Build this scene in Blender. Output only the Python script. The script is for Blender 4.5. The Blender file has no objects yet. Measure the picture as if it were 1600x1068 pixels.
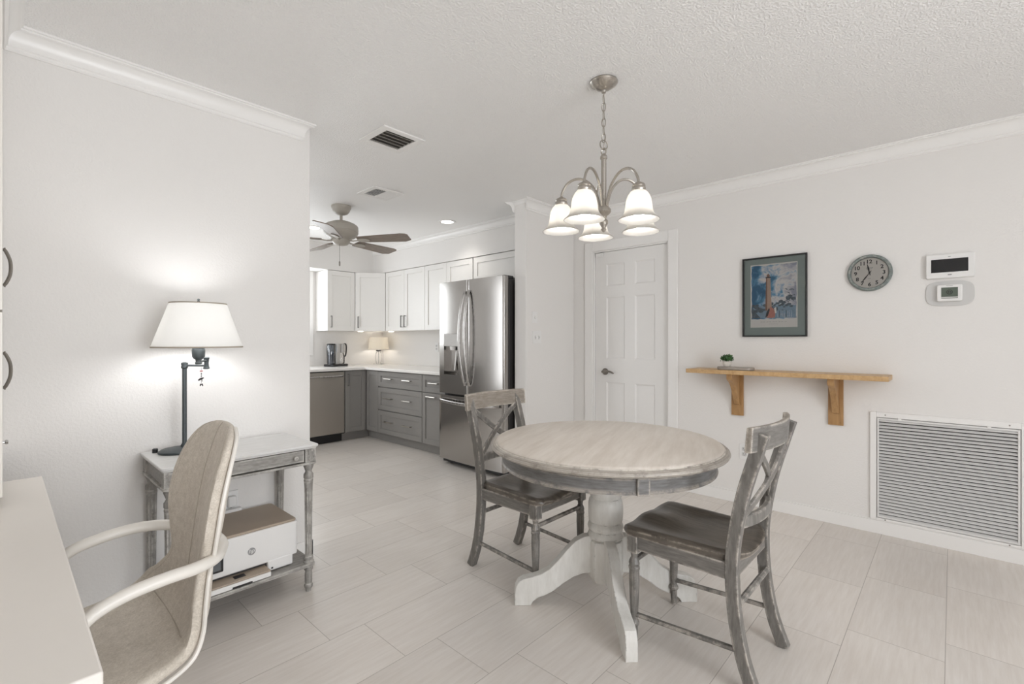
import bpy, bmesh, math, random
from mathutils import Vector, Matrix, noise
random.seed(7)
PI = math.pi
SC = bpy.context.scene
COL = SC.collection

# ------------------------------------------------------------------ camera
cam_d = bpy.data.cameras.new('camera')
cam_d.sensor_width = 36.0
cam_d.lens = 742.0 / 1600.0 * 36.0
cam_d.shift_y = -2.0 / 1600.0
cam_d.clip_start = 0.02
cam = bpy.data.objects.new('camera', cam_d)
COL.objects.link(cam)
cam.location = (0.0, 0.0, 1.22)
HEAD = math.atan2(688.0, 742.0)
cam.rotation_euler = (PI / 2, 0, HEAD - PI / 2)
SC.camera = cam

# ------------------------------------------------------------------ world, exposure, daylight
SC.view_settings.view_transform = 'Standard'
SC.view_settings.look = 'None'
SC.view_settings.gamma = 1.0
SC.view_settings.use_curve_mapping = False
SC.view_settings.exposure = 0.03
SC.cycles.max_bounces = 10
SC.cycles.diffuse_bounces = 7
SC.cycles.sample_clamp_indirect = 6.0
SC.cycles.caustics_reflective = False
SC.cycles.caustics_refractive = False

world = bpy.data.worlds.new('sky')
SC.world = world
world.use_nodes = True
wn = world.node_tree.nodes['Background']
wn.inputs['Color'].default_value = (0.86, 0.93, 1.0, 1)
wn.inputs['Strength'].default_value = 1.2


def area(name, loc, rot, sx, sy, power, color=(1, 1, 1)):
    d = bpy.data.lights.new(name, 'AREA')
    d.shape = 'RECTANGLE'
    d.size, d.size_y, d.energy, d.color = sx, sy, power, color
    o = bpy.data.objects.new(name, d)
    COL.objects.link(o)
    o.location, o.rotation_euler = loc, rot
    return o


# daylight coming in through the windows behind the camera and over the kitchen sink
area('daylight_dining', (0.75, -2.80, 1.30), (PI / 2 + .1, 0, .28), 1.7, 1.9, 84, (0.94, 0.965, 1.0))
area('daylight_kitchen', (2.05, 6.03, 1.62), (-PI / 2, 0, 0), 1.2, 0.9, 18, (0.93, 0.97, 1.0))
area('added_side_fill', (-0.44, 4.95, 1.35), (PI / 2, 0, -PI / 2), 1.3, 1.9, 20, (0.97, 0.985, 1.0))  # added fill that brightens the kitchen and the refrigerator's left edge


# ------------------------------------------------------------------ mesh builder
class MB:
    def __init__(s):
        s.v, s.f, s.m = [], [], []

    def add(s, vs, fs, mi=0):
        b = len(s.v)
        s.v += [tuple(p) for p in vs]
        s.f += [tuple(i + b for i in f) for f in fs]
        s.m += [mi] * len(fs)
        return s

    def box(s, x0, y0, z0, x1, y1, z1, mi=0):
        x0, x1 = min(x0, x1), max(x0, x1)
        y0, y1 = min(y0, y1), max(y0, y1)
        z0, z1 = min(z0, z1), max(z0, z1)
        return s.add([(x0, y0, z0), (x1, y0, z0), (x1, y1, z0), (x0, y1, z0), (x0, y0, z1), (x1, y0, z1), (x1, y1, z1), (x0, y1, z1)],
                     [(0, 3, 2, 1), (4, 5, 6, 7), (0, 1, 5, 4), (1, 2, 6, 5), (2, 3, 7, 6), (3, 0, 4, 7)], mi)

    def obox(s, c, sz, rot, mi=0):
        a, b, d = sz[0] / 2, sz[1] / 2, sz[2] / 2
        R = rot.to_3x3() if hasattr(rot, 'to_3x3') else rot
        vs = [Vector(c) + R @ Vector(p) for p in ((-a, -b, -d), (a, -b, -d), (a, b, -d), (-a, b, -d), (-a, -b, d), (a, -b, d), (a, b, d), (-a, b, d))]
        return s.add(vs, [(0, 3, 2, 1), (4, 5, 6, 7), (0, 1, 5, 4), (1, 2, 6, 5), (2, 3, 7, 6), (3, 0, 4, 7)], mi)

    def loft(s, rings, cap=True, closed=False, mi=0):
        n = len(rings[0])
        vs = [p for r in rings for p in r]
        fs = []
        m = len(rings)
        for i in range(m if closed else m - 1):
            a, b = i * n, ((i + 1) % m) * n
            for j in range(n):
                k = (j + 1) % n
                fs.append((a + j, a + k, b + k, b + j))
        if cap and not closed:
            fs.append(tuple(range(n - 1, -1, -1)))
            fs.append(tuple((m - 1) * n + j for j in range(n)))
        return s.add(vs, fs, mi)

    def lathe(s, prof, c=(0, 0, 0), n=24, sx=1, sy=1, M=None, mi=0, cap=True, a0=0.0):
        rings = []
        for r, z in prof:
            ring = []
            for j in range(n):
                a = a0 + 2 * PI * j / n
                p = Vector((max(r, 1e-4) * math.cos(a) * sx, max(r, 1e-4) * math.sin(a) * sy, z))
                if M is not None:
                    p = M @ p
                ring.append(p + Vector(c))
            rings.append(ring)
        if prof[0][1] > prof[-1][1]:
            rings.reverse()
        return s.loft(rings, cap, False, mi)

    def sphere(s, c, r, n=12, sx=1, sy=1, sz=1, mi=0):
        prof = [(r * math.sin(PI * i / n), -r * math.cos(PI * i / n) * sz) for i in range(n + 1)]
        return s.lathe(prof, c, n * 2, sx, sy, mi=mi)

    def tube(s, pts, r, n=10, closed=False, mi=0, flat=1.0, up=None):
        P = [Vector(p) for p in pts]
        m = len(P)
        R = r if isinstance(r, (list, tuple)) else [r] * m
        T = []
        for i in range(m):
            if closed:
                t = P[(i + 1) % m] - P[i - 1]
            else:
                t = P[min(i + 1, m - 1)] - P[max(i - 1, 0)]
            T.append(t.normalized())
        u = Vector(up) if up else (Vector((0, 0, 1)) if abs(T[0].z) < 0.9 else Vector((1, 0, 0)))
        rings = []
        for i in range(m):
            u = (u - T[i] * u.dot(T[i]))
            if u.length < 1e-6:
                u = T[i].orthogonal()
            u.normalize()
            w = T[i].cross(u)
            rings.append([P[i] + (w * math.cos(2 * PI * j / n) + u * math.sin(2 * PI * j / n) * flat) * R[i] for j in range(n)])
        return s.loft(rings, True, closed, mi)

    def sweep(s, pts, prof, side, scale=None, mi=0):
        """rectangular or polygonal profile (a along side, b along normal) moved along pts"""
        P = [Vector(p) for p in pts]
        m = len(P)
        S = Vector(side).normalized()
        rings = []
        for i in range(m):
            t = (P[min(i + 1, m - 1)] - P[max(i - 1, 0)]).normalized()
            sd = (S - t * S.dot(t)).normalized()
            nn = t.cross(sd)
            k = scale[i] if scale else 1.0
            rings.append([P[i] + sd * a * k + nn * b * k for a, b in prof])
        return s.loft(rings, True, False, mi)

    def prism(s, poly, a0, a1, axis='x', mi=0):
        n = len(poly)

        def mk(a, p):
            return {'x': (a, p[0], p[1]), 'y': (p[0], a, p[1]), 'z': (p[0], p[1], a)}[axis]
        area2 = sum(poly[i][0] * poly[(i + 1) % n][1] - poly[(i + 1) % n][0] * poly[i][1] for i in range(n))
        pl = list(poly) if area2 > 0 else list(reversed(poly))
        if axis == 'y':
            pl.reverse()
        vs = [mk(a0, p) for p in pl] + [mk(a1, p) for p in pl]
        fs = [tuple(range(n - 1, -1, -1)), tuple(range(n, 2 * n))]
        for j in range(n):
            k = (j + 1) % n
            fs.append((j, k, n + k, n + j))
        return s.add(vs, fs, mi)

    def poly(s, pts, mi=0):
        return s.add(pts, [tuple(range(len(pts)))], mi)

    def build(s, name, mats, parent=None, smooth=40, bevel=0.0, seg=2, loc=None):
        me = bpy.data.meshes.new(name)
        me.from_pydata(s.v, [], s.f)
        for m in (mats if isinstance(mats, (list, tuple)) else [mats]):
            me.materials.append(m)
        me.polygons.foreach_set('material_index', s.m)
        bm = bmesh.new()
        bm.from_mesh(me)
        bmesh.ops.recalc_face_normals(bm, faces=bm.faces)
        bm.to_mesh(me)
        bm.free()
        if smooth:
            me.polygons.foreach_set('use_smooth', [True] * len(me.polygons))
            me.set_sharp_from_angle(angle=math.radians(smooth))
        me.update()
        o = bpy.data.objects.new(name, me)
        COL.objects.link(o)
        if parent:
            o.parent = parent
        if loc:
            o.location = loc
        if bevel:
            b = o.modifiers.new('bevel', 'BEVEL')
            b.width, b.segments, b.limit_method, b.angle_limit = bevel, seg, 'ANGLE', math.radians(35)
            b.harden_normals = False
        return o


def spl(keys, n):
    """Catmull-Rom through keyed tuples"""
    K = [tuple(k) for k in keys]
    out = []
    m = len(K) - 1
    for i in range(n + 1):
        t = i / n * m
        k = min(int(t), m - 1)
        u = t - k
        p0, p1, p2, p3 = K[max(k - 1, 0)], K[k], K[k + 1], K[min(k + 2, m)]
        out.append(tuple(0.5 * (2 * b + (c - a) * u + (2 * a - 5 * b + 4 * c - d) * u * u + (3 * b - a - 3 * c + d) * u ** 3) for a, b, c, d in zip(p0, p1, p2, p3)))
    return out


def rect(a, b):
    return [(-a / 2, -b / 2), (a / 2, -b / 2), (a / 2, b / 2), (-a / 2, b / 2)]


def rrect(x0, z0, x1, z1, r, n=5):
    out = []
    for cx, cz, a in ((x1 - r, z0 + r, -PI / 2), (x1 - r, z1 - r, 0), (x0 + r, z1 - r, PI / 2), (x0 + r, z0 + r, PI)):
        for i in range(n + 1):
            t = a + PI / 2 * i / n
            out.append((cx + r * math.cos(t), cz + r * math.sin(t)))
    return out


def tag(o, label, cat, group=None):
    o['label'], o['category'] = label, cat
    if group:
        o['group'] = group
    return o


def thing(name, label, cat, loc=(0, 0, 0), rotz=0.0, group=None):
    o = bpy.data.objects.new(name, None)
    o.empty_display_size = 0.1
    COL.objects.link(o)
    o.location, o.rotation_euler = loc, (0, 0, rotz)
    return tag(o, label, cat, group)


def struct(o):
    o['kind'] = 'structure'
    return o


def copy_tree(o, parent=None):
    c = o.copy()
    COL.objects.link(c)
    if parent:
        c.parent = parent
    for ch in [q for q in bpy.data.objects if q.parent == o and q is not c]:
        copy_tree(ch, c)
    return c


FACE_X = -PI / 2      # rotation of things whose front (local -Y) looks along -X


def text_mesh(mb, body, size, at, mi=0, shear=0.0, extrude=0.0, bold=0.0):
    """flat lettering in the local XZ plane, facing -Y, centred at (x, y, z)"""
    cu = bpy.data.curves.new('lettering', 'FONT')
    cu.body, cu.size, cu.align_x, cu.align_y, cu.shear = body, size, 'CENTER', 'CENTER', shear
    cu.offset = bold
    cu.resolution_u = 3
    ob = bpy.data.objects.new('lettering', cu)
    COL.objects.link(ob)
    dg = bpy.context.evaluated_depsgraph_get()
    me = bpy.data.meshes.new_from_object(ob.evaluated_get(dg))
    vs = [(at[0] + v.co.x, at[1] - v.co.z, at[2] + v.co.y) for v in me.vertices]
    fs = [tuple(p.vertices) for p in me.polygons]
    if vs:
        xs = [p[0] for p in vs]
        zs = [p[2] for p in vs]
        dx, dz = at[0] - (min(xs) + max(xs)) / 2, at[2] - (min(zs) + max(zs)) / 2
        mb.add([(p[0] + dx, p[1], p[2] + dz) for p in vs], fs, mi)
    bpy.data.objects.remove(ob)
    bpy.data.meshes.remove(me)
    bpy.data.curves.remove(cu)


# ------------------------------------------------------------------ materials
def nmat(name):
    m = bpy.data.materials.new(name)
    m.use_nodes = True
    nt = m.node_tree
    b = nt.nodes['Principled BSDF']
    return m, nt, b


def N(nt, typ, **kw):
    n = nt.nodes.new(typ)
    for k, v in kw.items():
        if k in n.inputs:
            n.inputs[k].default_value = v
        else:
            setattr(n, k, v)
    return n


def L(nt, a, b):
    nt.links.new(a, b)


def c4(c):
    return (c[0], c[1], c[2], 1.0)


def flat(name, col, rough=0.5, metal=0.0, var=0.04, scale=30.0, bump=0.0, bscale=200.0, coat=0.0, spec=0.5, stretch=None):
    """principled with a little procedural mottling and bump"""
    m, nt, b = nmat(name)
    tc = N(nt, 'ShaderNodeTexCoord')
    mp = N(nt, 'ShaderNodeMapping')
    if stretch:
        mp.inputs['Scale'].default_value = stretch
    L(nt, tc.outputs['Object'], mp.inputs['Vector'])
    nz = N(nt, 'ShaderNodeTexNoise', Scale=scale, Detail=3.0)
    L(nt, mp.outputs['Vector'], nz.inputs['Vector'])
    mx = N(nt, 'ShaderNodeMix', data_type='RGBA')
    mx.inputs[6].default_value = c4([max(0, x * (1 - var)) for x in col])
    mx.inputs[7].default_value = c4([min(1, x * (1 + var)) for x in col])
    L(nt, nz.outputs['Fac'], mx.inputs[0])
    L(nt, mx.outputs[2], b.inputs['Base Color'])
    b.inputs['Roughness'].default_value = rough
    b.inputs['Metallic'].default_value = metal
    b.inputs['Coat Weight'].default_value = coat
    b.inputs['Specular IOR Level'].default_value = spec
    if bump:
        n2 = N(nt, 'ShaderNodeTexNoise', Scale=bscale, Detail=2.0)
        L(nt, mp.outputs['Vector'], n2.inputs['Vector'])
        bp = N(nt, 'ShaderNodeBump', Strength=bump, Distance=0.002)
        L(nt, n2.outputs['Fac'], bp.inputs['Height'])
        L(nt, bp.outputs['Normal'], b.inputs['Normal'])
    return m


def plaster(name, col, s1, strength, dist, masked=False):
    m, nt, b = nmat(name)
    tc = N(nt, 'ShaderNodeTexCoord')
    b.inputs['Base Color'].default_value = c4(col)
    b.inputs['Roughness'].default_value = 0.6
    b.inputs['Specular IOR Level'].default_value = 0.3
    n1 = N(nt, 'ShaderNodeTexNoise', Scale=s1, Detail=3.0, Roughness=0.55)
    L(nt, tc.outputs['Object'], n1.inputs['Vector'])
    rp = N(nt, 'ShaderNodeMapRange')
    rp.inputs['From Min'].default_value, rp.inputs['From Max'].default_value = 0.42, 0.66
    L(nt, n1.outputs['Fac'], rp.inputs['Value'])
    h = rp.outputs['Result']
    if masked:
        sep = N(nt, 'ShaderNodeSeparateXYZ')
        L(nt, tc.outputs['Object'], sep.inputs[0])
        lt = N(nt, 'ShaderNodeMapRange')
        lt.inputs['From Min'].default_value, lt.inputs['From Max'].default_value = 3.3, 2.3
        lt.inputs['To Min'].default_value = 0.15
        L(nt, sep.outputs['Y'], lt.inputs['Value'])
        mu = N(nt, 'ShaderNodeMath', operation='MULTIPLY')
        L(nt, h, mu.inputs[0])
        L(nt, lt.outputs[0], mu.inputs[1])
        h = mu.outputs[0]
    bp = N(nt, 'ShaderNodeBump', Strength=strength, Distance=dist)
    L(nt, h, bp.inputs['Height'])
    L(nt, bp.outputs['Normal'], b.inputs['Normal'])
    return m


def worn(name, base, dark, wear, grain=(3, 40, 40), gscale=4.0, amount=0.5, rough=0.45, edge=0.014, patch=20.0, edge_lo=0.02, edge_hi=0.08, streak=0.35):
    """hand painted furniture: grain streaks, rubbed-through edges and scuffs"""
    m, nt, b = nmat(name)
    tc = N(nt, 'ShaderNodeTexCoord')
    mp = N(nt, 'ShaderNodeMapping')
    mp.inputs['Scale'].default_value = grain
    L(nt, tc.outputs['Object'], mp.inputs['Vector'])
    g = N(nt, 'ShaderNodeTexNoise', Scale=gscale, Detail=5.0, Roughness=0.65)
    L(nt, mp.outputs['Vector'], g.inputs['Vector'])
    mr = N(nt, 'ShaderNodeMapRange')
    mr.inputs['From Min'].default_value, mr.inputs['From Max'].default_value = 0.35, 0.68
    L(nt, g.outputs['Fac'], mr.inputs['Value'])
    mx = N(nt, 'ShaderNodeMix', data_type='RGBA')
    mx.inputs[6].default_value, mx.inputs[7].default_value = c4(dark), c4(base)
    L(nt, mr.outputs['Result'], mx.inputs[0])
    # edges rubbed through
    bv = N(nt, 'ShaderNodeBevel')
    bv.samples = 4
    bv.inputs['Radius'].default_value = edge
    ge = N(nt, 'ShaderNodeNewGeometry')
    dt = N(nt, 'ShaderNodeVectorMath', operation='DOT_PRODUCT')
    L(nt, bv.outputs['Normal'], dt.inputs[0])
    L(nt, ge.outputs['Normal'], dt.inputs[1])
    inv = N(nt, 'ShaderNodeMath', operation='SUBTRACT')
    inv.inputs[0].default_value = 1.0
    L(nt, dt.outputs['Value'], inv.inputs[1])
    em = N(nt, 'ShaderNodeMapRange')
    em.inputs['From Min'].default_value, em.inputs['From Max'].default_value = edge_lo, edge_hi
    L(nt, inv.outputs[0], em.inputs['Value'])
    pn = N(nt, 'ShaderNodeTexNoise', Scale=patch, Detail=4.0, Roughness=0.7)
    L(nt, tc.outputs['Object'], pn.inputs['Vector'])
    pr = N(nt, 'ShaderNodeMapRange')
    pr.inputs['From Min'].default_value, pr.inputs['From Max'].default_value = 0.62 - amount * 0.3, 0.70 - amount * 0.2
    L(nt, pn.outputs['Fac'], pr.inputs['Value'])
    mu = N(nt, 'ShaderNodeMath', operation='MULTIPLY')
    L(nt, em.outputs['Result'], mu.inputs[0])
    L(nt, pr.outputs['Result'], mu.inputs[1])
    # scuffs on the faces
    sn = N(nt, 'ShaderNodeTexNoise', Scale=gscale * 1.7, Detail=6.0, Roughness=0.75)
    L(nt, mp.outputs['Vector'], sn.inputs['Vector'])
    sr = N(nt, 'ShaderNodeMapRange')
    sr.inputs['From Min'].default_value, sr.inputs['From Max'].default_value = 0.66, 0.74
    sr.inputs['To Max'].default_value = streak
    L(nt, sn.outputs['Fac'], sr.inputs['Value'])
    ad = N(nt, 'ShaderNodeMath', operation='MAXIMUM')
    L(nt, mu.outputs[0], ad.inputs[0])
    L(nt, sr.outputs['Result'], ad.inputs[1])
    m2 = N(nt, 'ShaderNodeMix', data_type='RGBA')
    m2.inputs[7].default_value = c4(wear)
    L(nt, mx.outputs[2], m2.inputs[6])
    L(nt, ad.outputs[0], m2.inputs[0])
    L(nt, m2.outputs[2], b.inputs['Base Color'])
    b.inputs['Roughness'].default_value = rough
    bp = N(nt, 'ShaderNodeBump', Strength=0.12, Distance=0.001)
    L(nt, g.outputs['Fac'], bp.inputs['Height'])
    L(nt, bp.outputs['Normal'], b.inputs['Normal'])
    return m


def brushed(name, col, rough, stretch):
    m, nt, b = nmat(name)
    tc = N(nt, 'ShaderNodeTexCoord')
    mp = N(nt, 'ShaderNodeMapping')
    mp.inputs['Scale'].default_value = stretch
    L(nt, tc.outputs['Object'], mp.inputs['Vector'])
    nz = N(nt, 'ShaderNodeTexNoise', Scale=6.0, Detail=4.0)
    L(nt, mp.outputs['Vector'], nz.inputs['Vector'])
    mr = N(nt, 'ShaderNodeMapRange')
    mr.inputs['To Min'].default_value, mr.inputs['To Max'].default_value = rough * 0.85, rough * 1.2
    L(nt, nz.outputs['Fac'], mr.inputs['Value'])
    L(nt, mr.outputs['Result'], b.inputs['Roughness'])
    b.inputs['Base Color'].default_value = c4(col)
    b.inputs['Metallic'].default_value = 1.0
    return m


def glow(name, col, strength):
    m, nt, b = nmat(name)
    nt.nodes.remove(b)
    e = N(nt, 'ShaderNodeEmission', Strength=strength)
    e.inputs['Color'].default_value = c4(col)
    L(nt, e.outputs[0], nt.nodes['Material Output'].inputs['Surface'])
    return m


def translucent(name, col, tcol, mixf, gloss=0.0):
    m, nt, b = nmat(name)
    nt.nodes.remove(b)
    d = N(nt, 'ShaderNodeBsdfDiffuse')
    t = N(nt, 'ShaderNodeBsdfTranslucent')
    d.inputs['Color'].default_value, t.inputs['Color'].default_value = c4(col), c4(tcol)
    mx = N(nt, 'ShaderNodeMixShader')
    mx.inputs[0].default_value = mixf
    L(nt, d.outputs[0], mx.inputs[1])
    L(nt, t.outputs[0], mx.inputs[2])
    out = mx.outputs[0]
    if gloss:
        g = N(nt, 'ShaderNodeBsdfGlossy', Roughness=0.15)
        m2 = N(nt, 'ShaderNodeMixShader')
        m2.inputs[0].default_value = gloss
        L(nt, out, m2.inputs[1])
        L(nt, g.outputs[0], m2.inputs[2])
        out = m2.outputs[0]
    L(nt, out, nt.nodes['Material Output'].inputs['Surface'])
    return m


def clear(name, col=(1, 1, 1), refl=0.08, rough=0.02):
    """thin clear pane: see-through with a faint mirror reflection"""
    m, nt, b = nmat(name)
    nt.nodes.remove(b)
    t = N(nt, 'ShaderNodeBsdfTransparent')
    t.inputs['Color'].default_value = c4(col)
    g = N(nt, 'ShaderNodeBsdfGlossy', Roughness=rough)
    fr = N(nt, 'ShaderNodeFresnel', IOR=1.5)
    ad = N(nt, 'ShaderNodeMath', operation='ADD')
    ad.inputs[1].default_value = refl
    L(nt, fr.outputs[0], ad.inputs[0])
    mx = N(nt, 'ShaderNodeMixShader')
    L(nt, ad.outputs[0], mx.inputs[0])
    L(nt, t.outputs[0], mx.inputs[1])
    L(nt, g.outputs[0], mx.inputs[2])
    L(nt, mx.outputs[0], nt.nodes['Material Output'].inputs['Surface'])
    return m


def tile_floor():
    m, nt, b = nmat('floor_tile')
    tc = N(nt, 'ShaderNodeTexCoord')
    sep = N(nt, 'ShaderNodeSeparateXYZ')
    L(nt, tc.outputs['Object'], sep.inputs[0])

    def M(op, a, bb=None):
        n = N(nt, 'ShaderNodeMath', operation=op)
        for i, q in enumerate((a, bb)):
            if q is None:
                continue
            if isinstance(q, (int, float)):
                n.inputs[i].default_value = q
            else:
                L(nt, q, n.inputs[i])
        return n.outputs[0]
    ry = M('DIVIDE', M('SUBTRACT', sep.outputs['Y'], 0.02), 0.3065)
    row = M('FLOOR', ry)
    fy = M('SUBTRACT', ry, row)
    rx = M('DIVIDE', M('ADD', M('SUBTRACT', sep.outputs['X'], 1.83), M('MULTIPLY', row, 0.1525)), 0.61)
    colm = M('FLOOR', rx)
    fx = M('SUBTRACT', rx, colm)
    ey = M('MULTIPLY', M('MINIMUM', fy, M('SUBTRACT', 1.0, fy)), 0.3065)
    ex = M('MULTIPLY', M('MINIMUM', fx, M('SUBTRACT', 1.0, fx)), 0.61)
    grout = M('LESS_THAN', M('MINIMUM', ex, ey), 0.0013)
    cid = N(nt, 'ShaderNodeCombineXYZ')
    L(nt, row, cid.inputs[0])
    L(nt, colm, cid.inputs[1])
    wn_ = N(nt, 'ShaderNodeTexWhiteNoise')
    L(nt, cid.outputs[0], wn_.inputs['Vector'])
    mp = N(nt, 'ShaderNodeMapping')
    mp.inputs['Scale'].default_value = (1.1, 13.0, 1.0)
    of = N(nt, 'ShaderNodeVectorMath', operation='MULTIPLY_ADD')
    of.inputs[1].default_value = (7, 7, 7)
    L(nt, wn_.outputs['Color'], of.inputs[0])
    L(nt, tc.outputs['Object'], of.inputs[2])
    L(nt, of.outputs[0], mp.inputs['Vector'])
    n1 = N(nt, 'ShaderNodeTexNoise', Scale=5.0, Detail=6.0, Roughness=0.6)
    L(nt, mp.outputs[0], n1.inputs['Vector'])
    n2 = N(nt, 'ShaderNodeTexNoise', Scale=1.6, Detail=3.0)
    L(nt, of.outputs[0], n2.inputs['Vector'])
    s = M('ADD', M('MULTIPLY', n1.outputs['Fac'], 0.65), M('MULTIPLY', n2.outputs['Fac'], 0.35))
    mr = N(nt, 'ShaderNodeMapRange')
    mr.inputs['From Min'].default_value, mr.inputs['From Max'].default_value = 0.32, 0.68
    L(nt, s, mr.inputs['Value'])
    mx = N(nt, 'ShaderNodeMix', data_type='RGBA')
    mx.inputs[6].default_value = (0.66, 0.61, 0.56, 1)
    mx.inputs[7].default_value = (0.77, 0.73, 0.69, 1)
    L(nt, mr.outputs[0], mx.inputs[0])
    tv = N(nt, 'ShaderNodeMix', data_type='RGBA', blend_type='MULTIPLY')
    tv.inputs[0].default_value = 1.0
    tint = N(nt, 'ShaderNodeMapRange')
    tint.inputs['To Min'].default_value, tint.inputs['To Max'].default_value = 0.94, 1.04
    L(nt, wn_.outputs['Value'], tint.inputs['Value'])
    L(nt, mx.outputs[2], tv.inputs[6])
    L(nt, tint.outputs[0], tv.inputs[7])
    gm = N(nt, 'ShaderNodeMix', data_type='RGBA')
    gm.inputs[7].default_value = (0.43, 0.39, 0.35, 1)
    L(nt, tv.outputs[2], gm.inputs[6])
    L(nt, grout, gm.inputs[0])
    L(nt, gm.outputs[2], b.inputs['Base Color'])
    b.inputs['Roughness'].default_value = 0.33
    b.inputs['Specular IOR Level'].default_value = 0.45
    bp = N(nt, 'ShaderNodeBump', Strength=0.25, Distance=0.001)
    L(nt, M('SUBTRACT', M('MULTIPLY', n1.outputs['Fac'], 0.25), grout), bp.inputs['Height'])
    L(nt, bp.outputs['Normal'], b.inputs['Normal'])
    return m


def wood(name, a, c, grain, scale=3.0, rough=0.4):
    m, nt, b = nmat(name)
    tc = N(nt, 'ShaderNodeTexCoord')
    mp = N(nt, 'ShaderNodeMapping')
    mp.inputs['Scale'].default_value = grain
    L(nt, tc.outputs['Object'], mp.inputs['Vector'])
    n1 = N(nt, 'ShaderNodeTexNoise', Scale=scale, Detail=6.0, Roughness=0.6, Distortion=0.6)
    L(nt, mp.outputs[0], n1.inputs['Vector'])
    mr = N(nt, 'ShaderNodeMapRange')
    mr.inputs['From Min'].default_value, mr.inputs['From Max'].default_value = 0.3, 0.7
    L(nt, n1.outputs['Fac'], mr.inputs['Value'])
    mx = N(nt, 'ShaderNodeMix', data_type='RGBA')
    mx.inputs[6].default_value, mx.inputs[7].default_value = c4(a), c4(c)
    L(nt, mr.outputs[0], mx.inputs[0])
    L(nt, mx.outputs[2], b.inputs['Base Color'])
    b.inputs['Roughness'].default_value = rough
    return m


def fabric(name, a, c):
    m, nt, b = nmat(name)
    tc = N(nt, 'ShaderNodeTexCoord')
    n1 = N(nt, 'ShaderNodeTexNoise', Scale=260.0, Detail=4.0, Roughness=0.7)
    n2 = N(nt, 'ShaderNodeTexNoise', Scale=55.0, Detail=4.0, Roughness=0.7)
    L(nt, tc.outputs['Object'], n1.inputs['Vector'])
    L(nt, tc.outputs['Object'], n2.inputs['Vector'])
    ad = N(nt, 'ShaderNodeMath', operation='MULTIPLY_ADD')
    ad.inputs[1].default_value = 0.6
    L(nt, n1.outputs['Fac'], ad.inputs[0])
    mu = N(nt, 'ShaderNodeMath', operation='MULTIPLY')
    mu.inputs[1].default_value = 0.4
    L(nt, n2.outputs['Fac'], mu.inputs[0])
    L(nt, mu.outputs[0], ad.inputs[2])
    mr = N(nt, 'ShaderNodeMapRange')
    mr.inputs['From Min'].default_value, mr.inputs['From Max'].default_value = 0.35, 0.65
    L(nt, ad.outputs[0], mr.inputs['Value'])
    mx = N(nt, 'ShaderNodeMix', data_type='RGBA')
    mx.inputs[6].default_value, mx.inputs[7].default_value = c4(a), c4(c)
    L(nt, mr.outputs[0], mx.inputs[0])
    L(nt, mx.outputs[2], b.inputs['Base Color'])
    b.inputs['Roughness'].default_value = 0.9
    b.inputs['Specular IOR Level'].default_value = 0.15
    b.inputs['Sheen Weight'].default_value = 0.2
    bp = N(nt, 'ShaderNodeBump', Strength=0.4, Distance=0.001)
    L(nt, n1.outputs['Fac'], bp.inputs['Height'])
    L(nt, bp.outputs['Normal'], b.inputs['Normal'])
    return m


def cloudy_print():
    m, nt, b = nmat('painted_sky')
    tc = N(nt, 'ShaderNodeTexCoord')
    n1 = N(nt, 'ShaderNodeTexNoise', Scale=11.0, Detail=6.0, Roughness=0.6, Distortion=0.4)
    L(nt, tc.outputs['Object'], n1.inputs['Vector'])
    sep = N(nt, 'ShaderNodeSeparateXYZ')
    L(nt, tc.outputs['Object'], sep.inputs[0])
    ma = N(nt, 'ShaderNodeMath', operation='MULTIPLY_ADD')
    ma.inputs[1].default_value = 1.1
    L(nt, sep.outputs['X'], ma.inputs[0])
    L(nt, n1.outputs['Fac'], ma.inputs[2])
    r = N(nt, 'ShaderNodeValToRGB')
    e = r.color_ramp.elements
    e[0].position, e[0].color = 0.36, (0.03, 0.16, 0.33, 1)
    e[1].position, e[1].color = 0.56, (0.92, 0.92, 0.92, 1)
    q = r.color_ramp.elements.new(0.45)
    q.color = (0.13, 0.38, 0.62, 1)
    q = r.color_ramp.elements.new(0.72)
    q.color = (0.42, 0.45, 0.56, 1)
    L(nt, ma.outputs[0], r.inputs[0])
    L(nt, r.outputs[0], b.inputs['Base Color'])
    b.inputs['Roughness'].default_value = 0.6
    return m


WALL = plaster('wall_paint', (0.79, 0.774, 0.755), 95.0, 0.35, 0.0015)
CEIL = plaster('ceiling_popcorn', (0.915, 0.909, 0.90), 120.0, 0.65, 0.0045, True)
TRIM = flat('trim_paint', (0.84, 0.83, 0.815), 0.32, var=0.01)
FLOOR = tile_floor()
DOORW = flat('door_paint', (0.80, 0.79, 0.775), 0.35, var=0.01)
CABW = flat('cabinet_white', (0.80, 0.785, 0.76), 0.38, var=0.01)
CABG = flat('cabinet_grey', (0.255, 0.245, 0.233), 0.42, var=0.03)
QUARTZ = flat('quartz', (0.82, 0.80, 0.775), 0.18, var=0.02, scale=60)
STEEL_D = brushed('stainless_matte', (0.47, 0.435, 0.39), 0.42, (40, 40, .6))
STEEL = brushed('stainless', (0.42, 0.405, 0.39), 0.17, (40, 40, .6))
STEEL_H = brushed('stainless_handle', (0.46, 0.445, 0.43), 0.26, (30, 30, 3))
NICKEL = brushed('brushed_nickel', (0.47, 0.44, 0.40), 0.28, (12, 12, 40))
BLACK = flat('black_plastic', (0.015, 0.015, 0.016), 0.35)
DARKGREY = flat('dark_grey_metal', (0.045, 0.043, 0.042), 0.38)
GUNMETAL = flat('lamp_blue_grey', (0.052, 0.062, 0.066), 0.45, metal=0.2)
PULL = flat('cabinet_pull', (0.11, 0.105, 0.10), 0.35, metal=0.6)
SILVER = flat('silver_plastic', (0.50, 0.49, 0.475), 0.35, metal=0.35)
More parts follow.
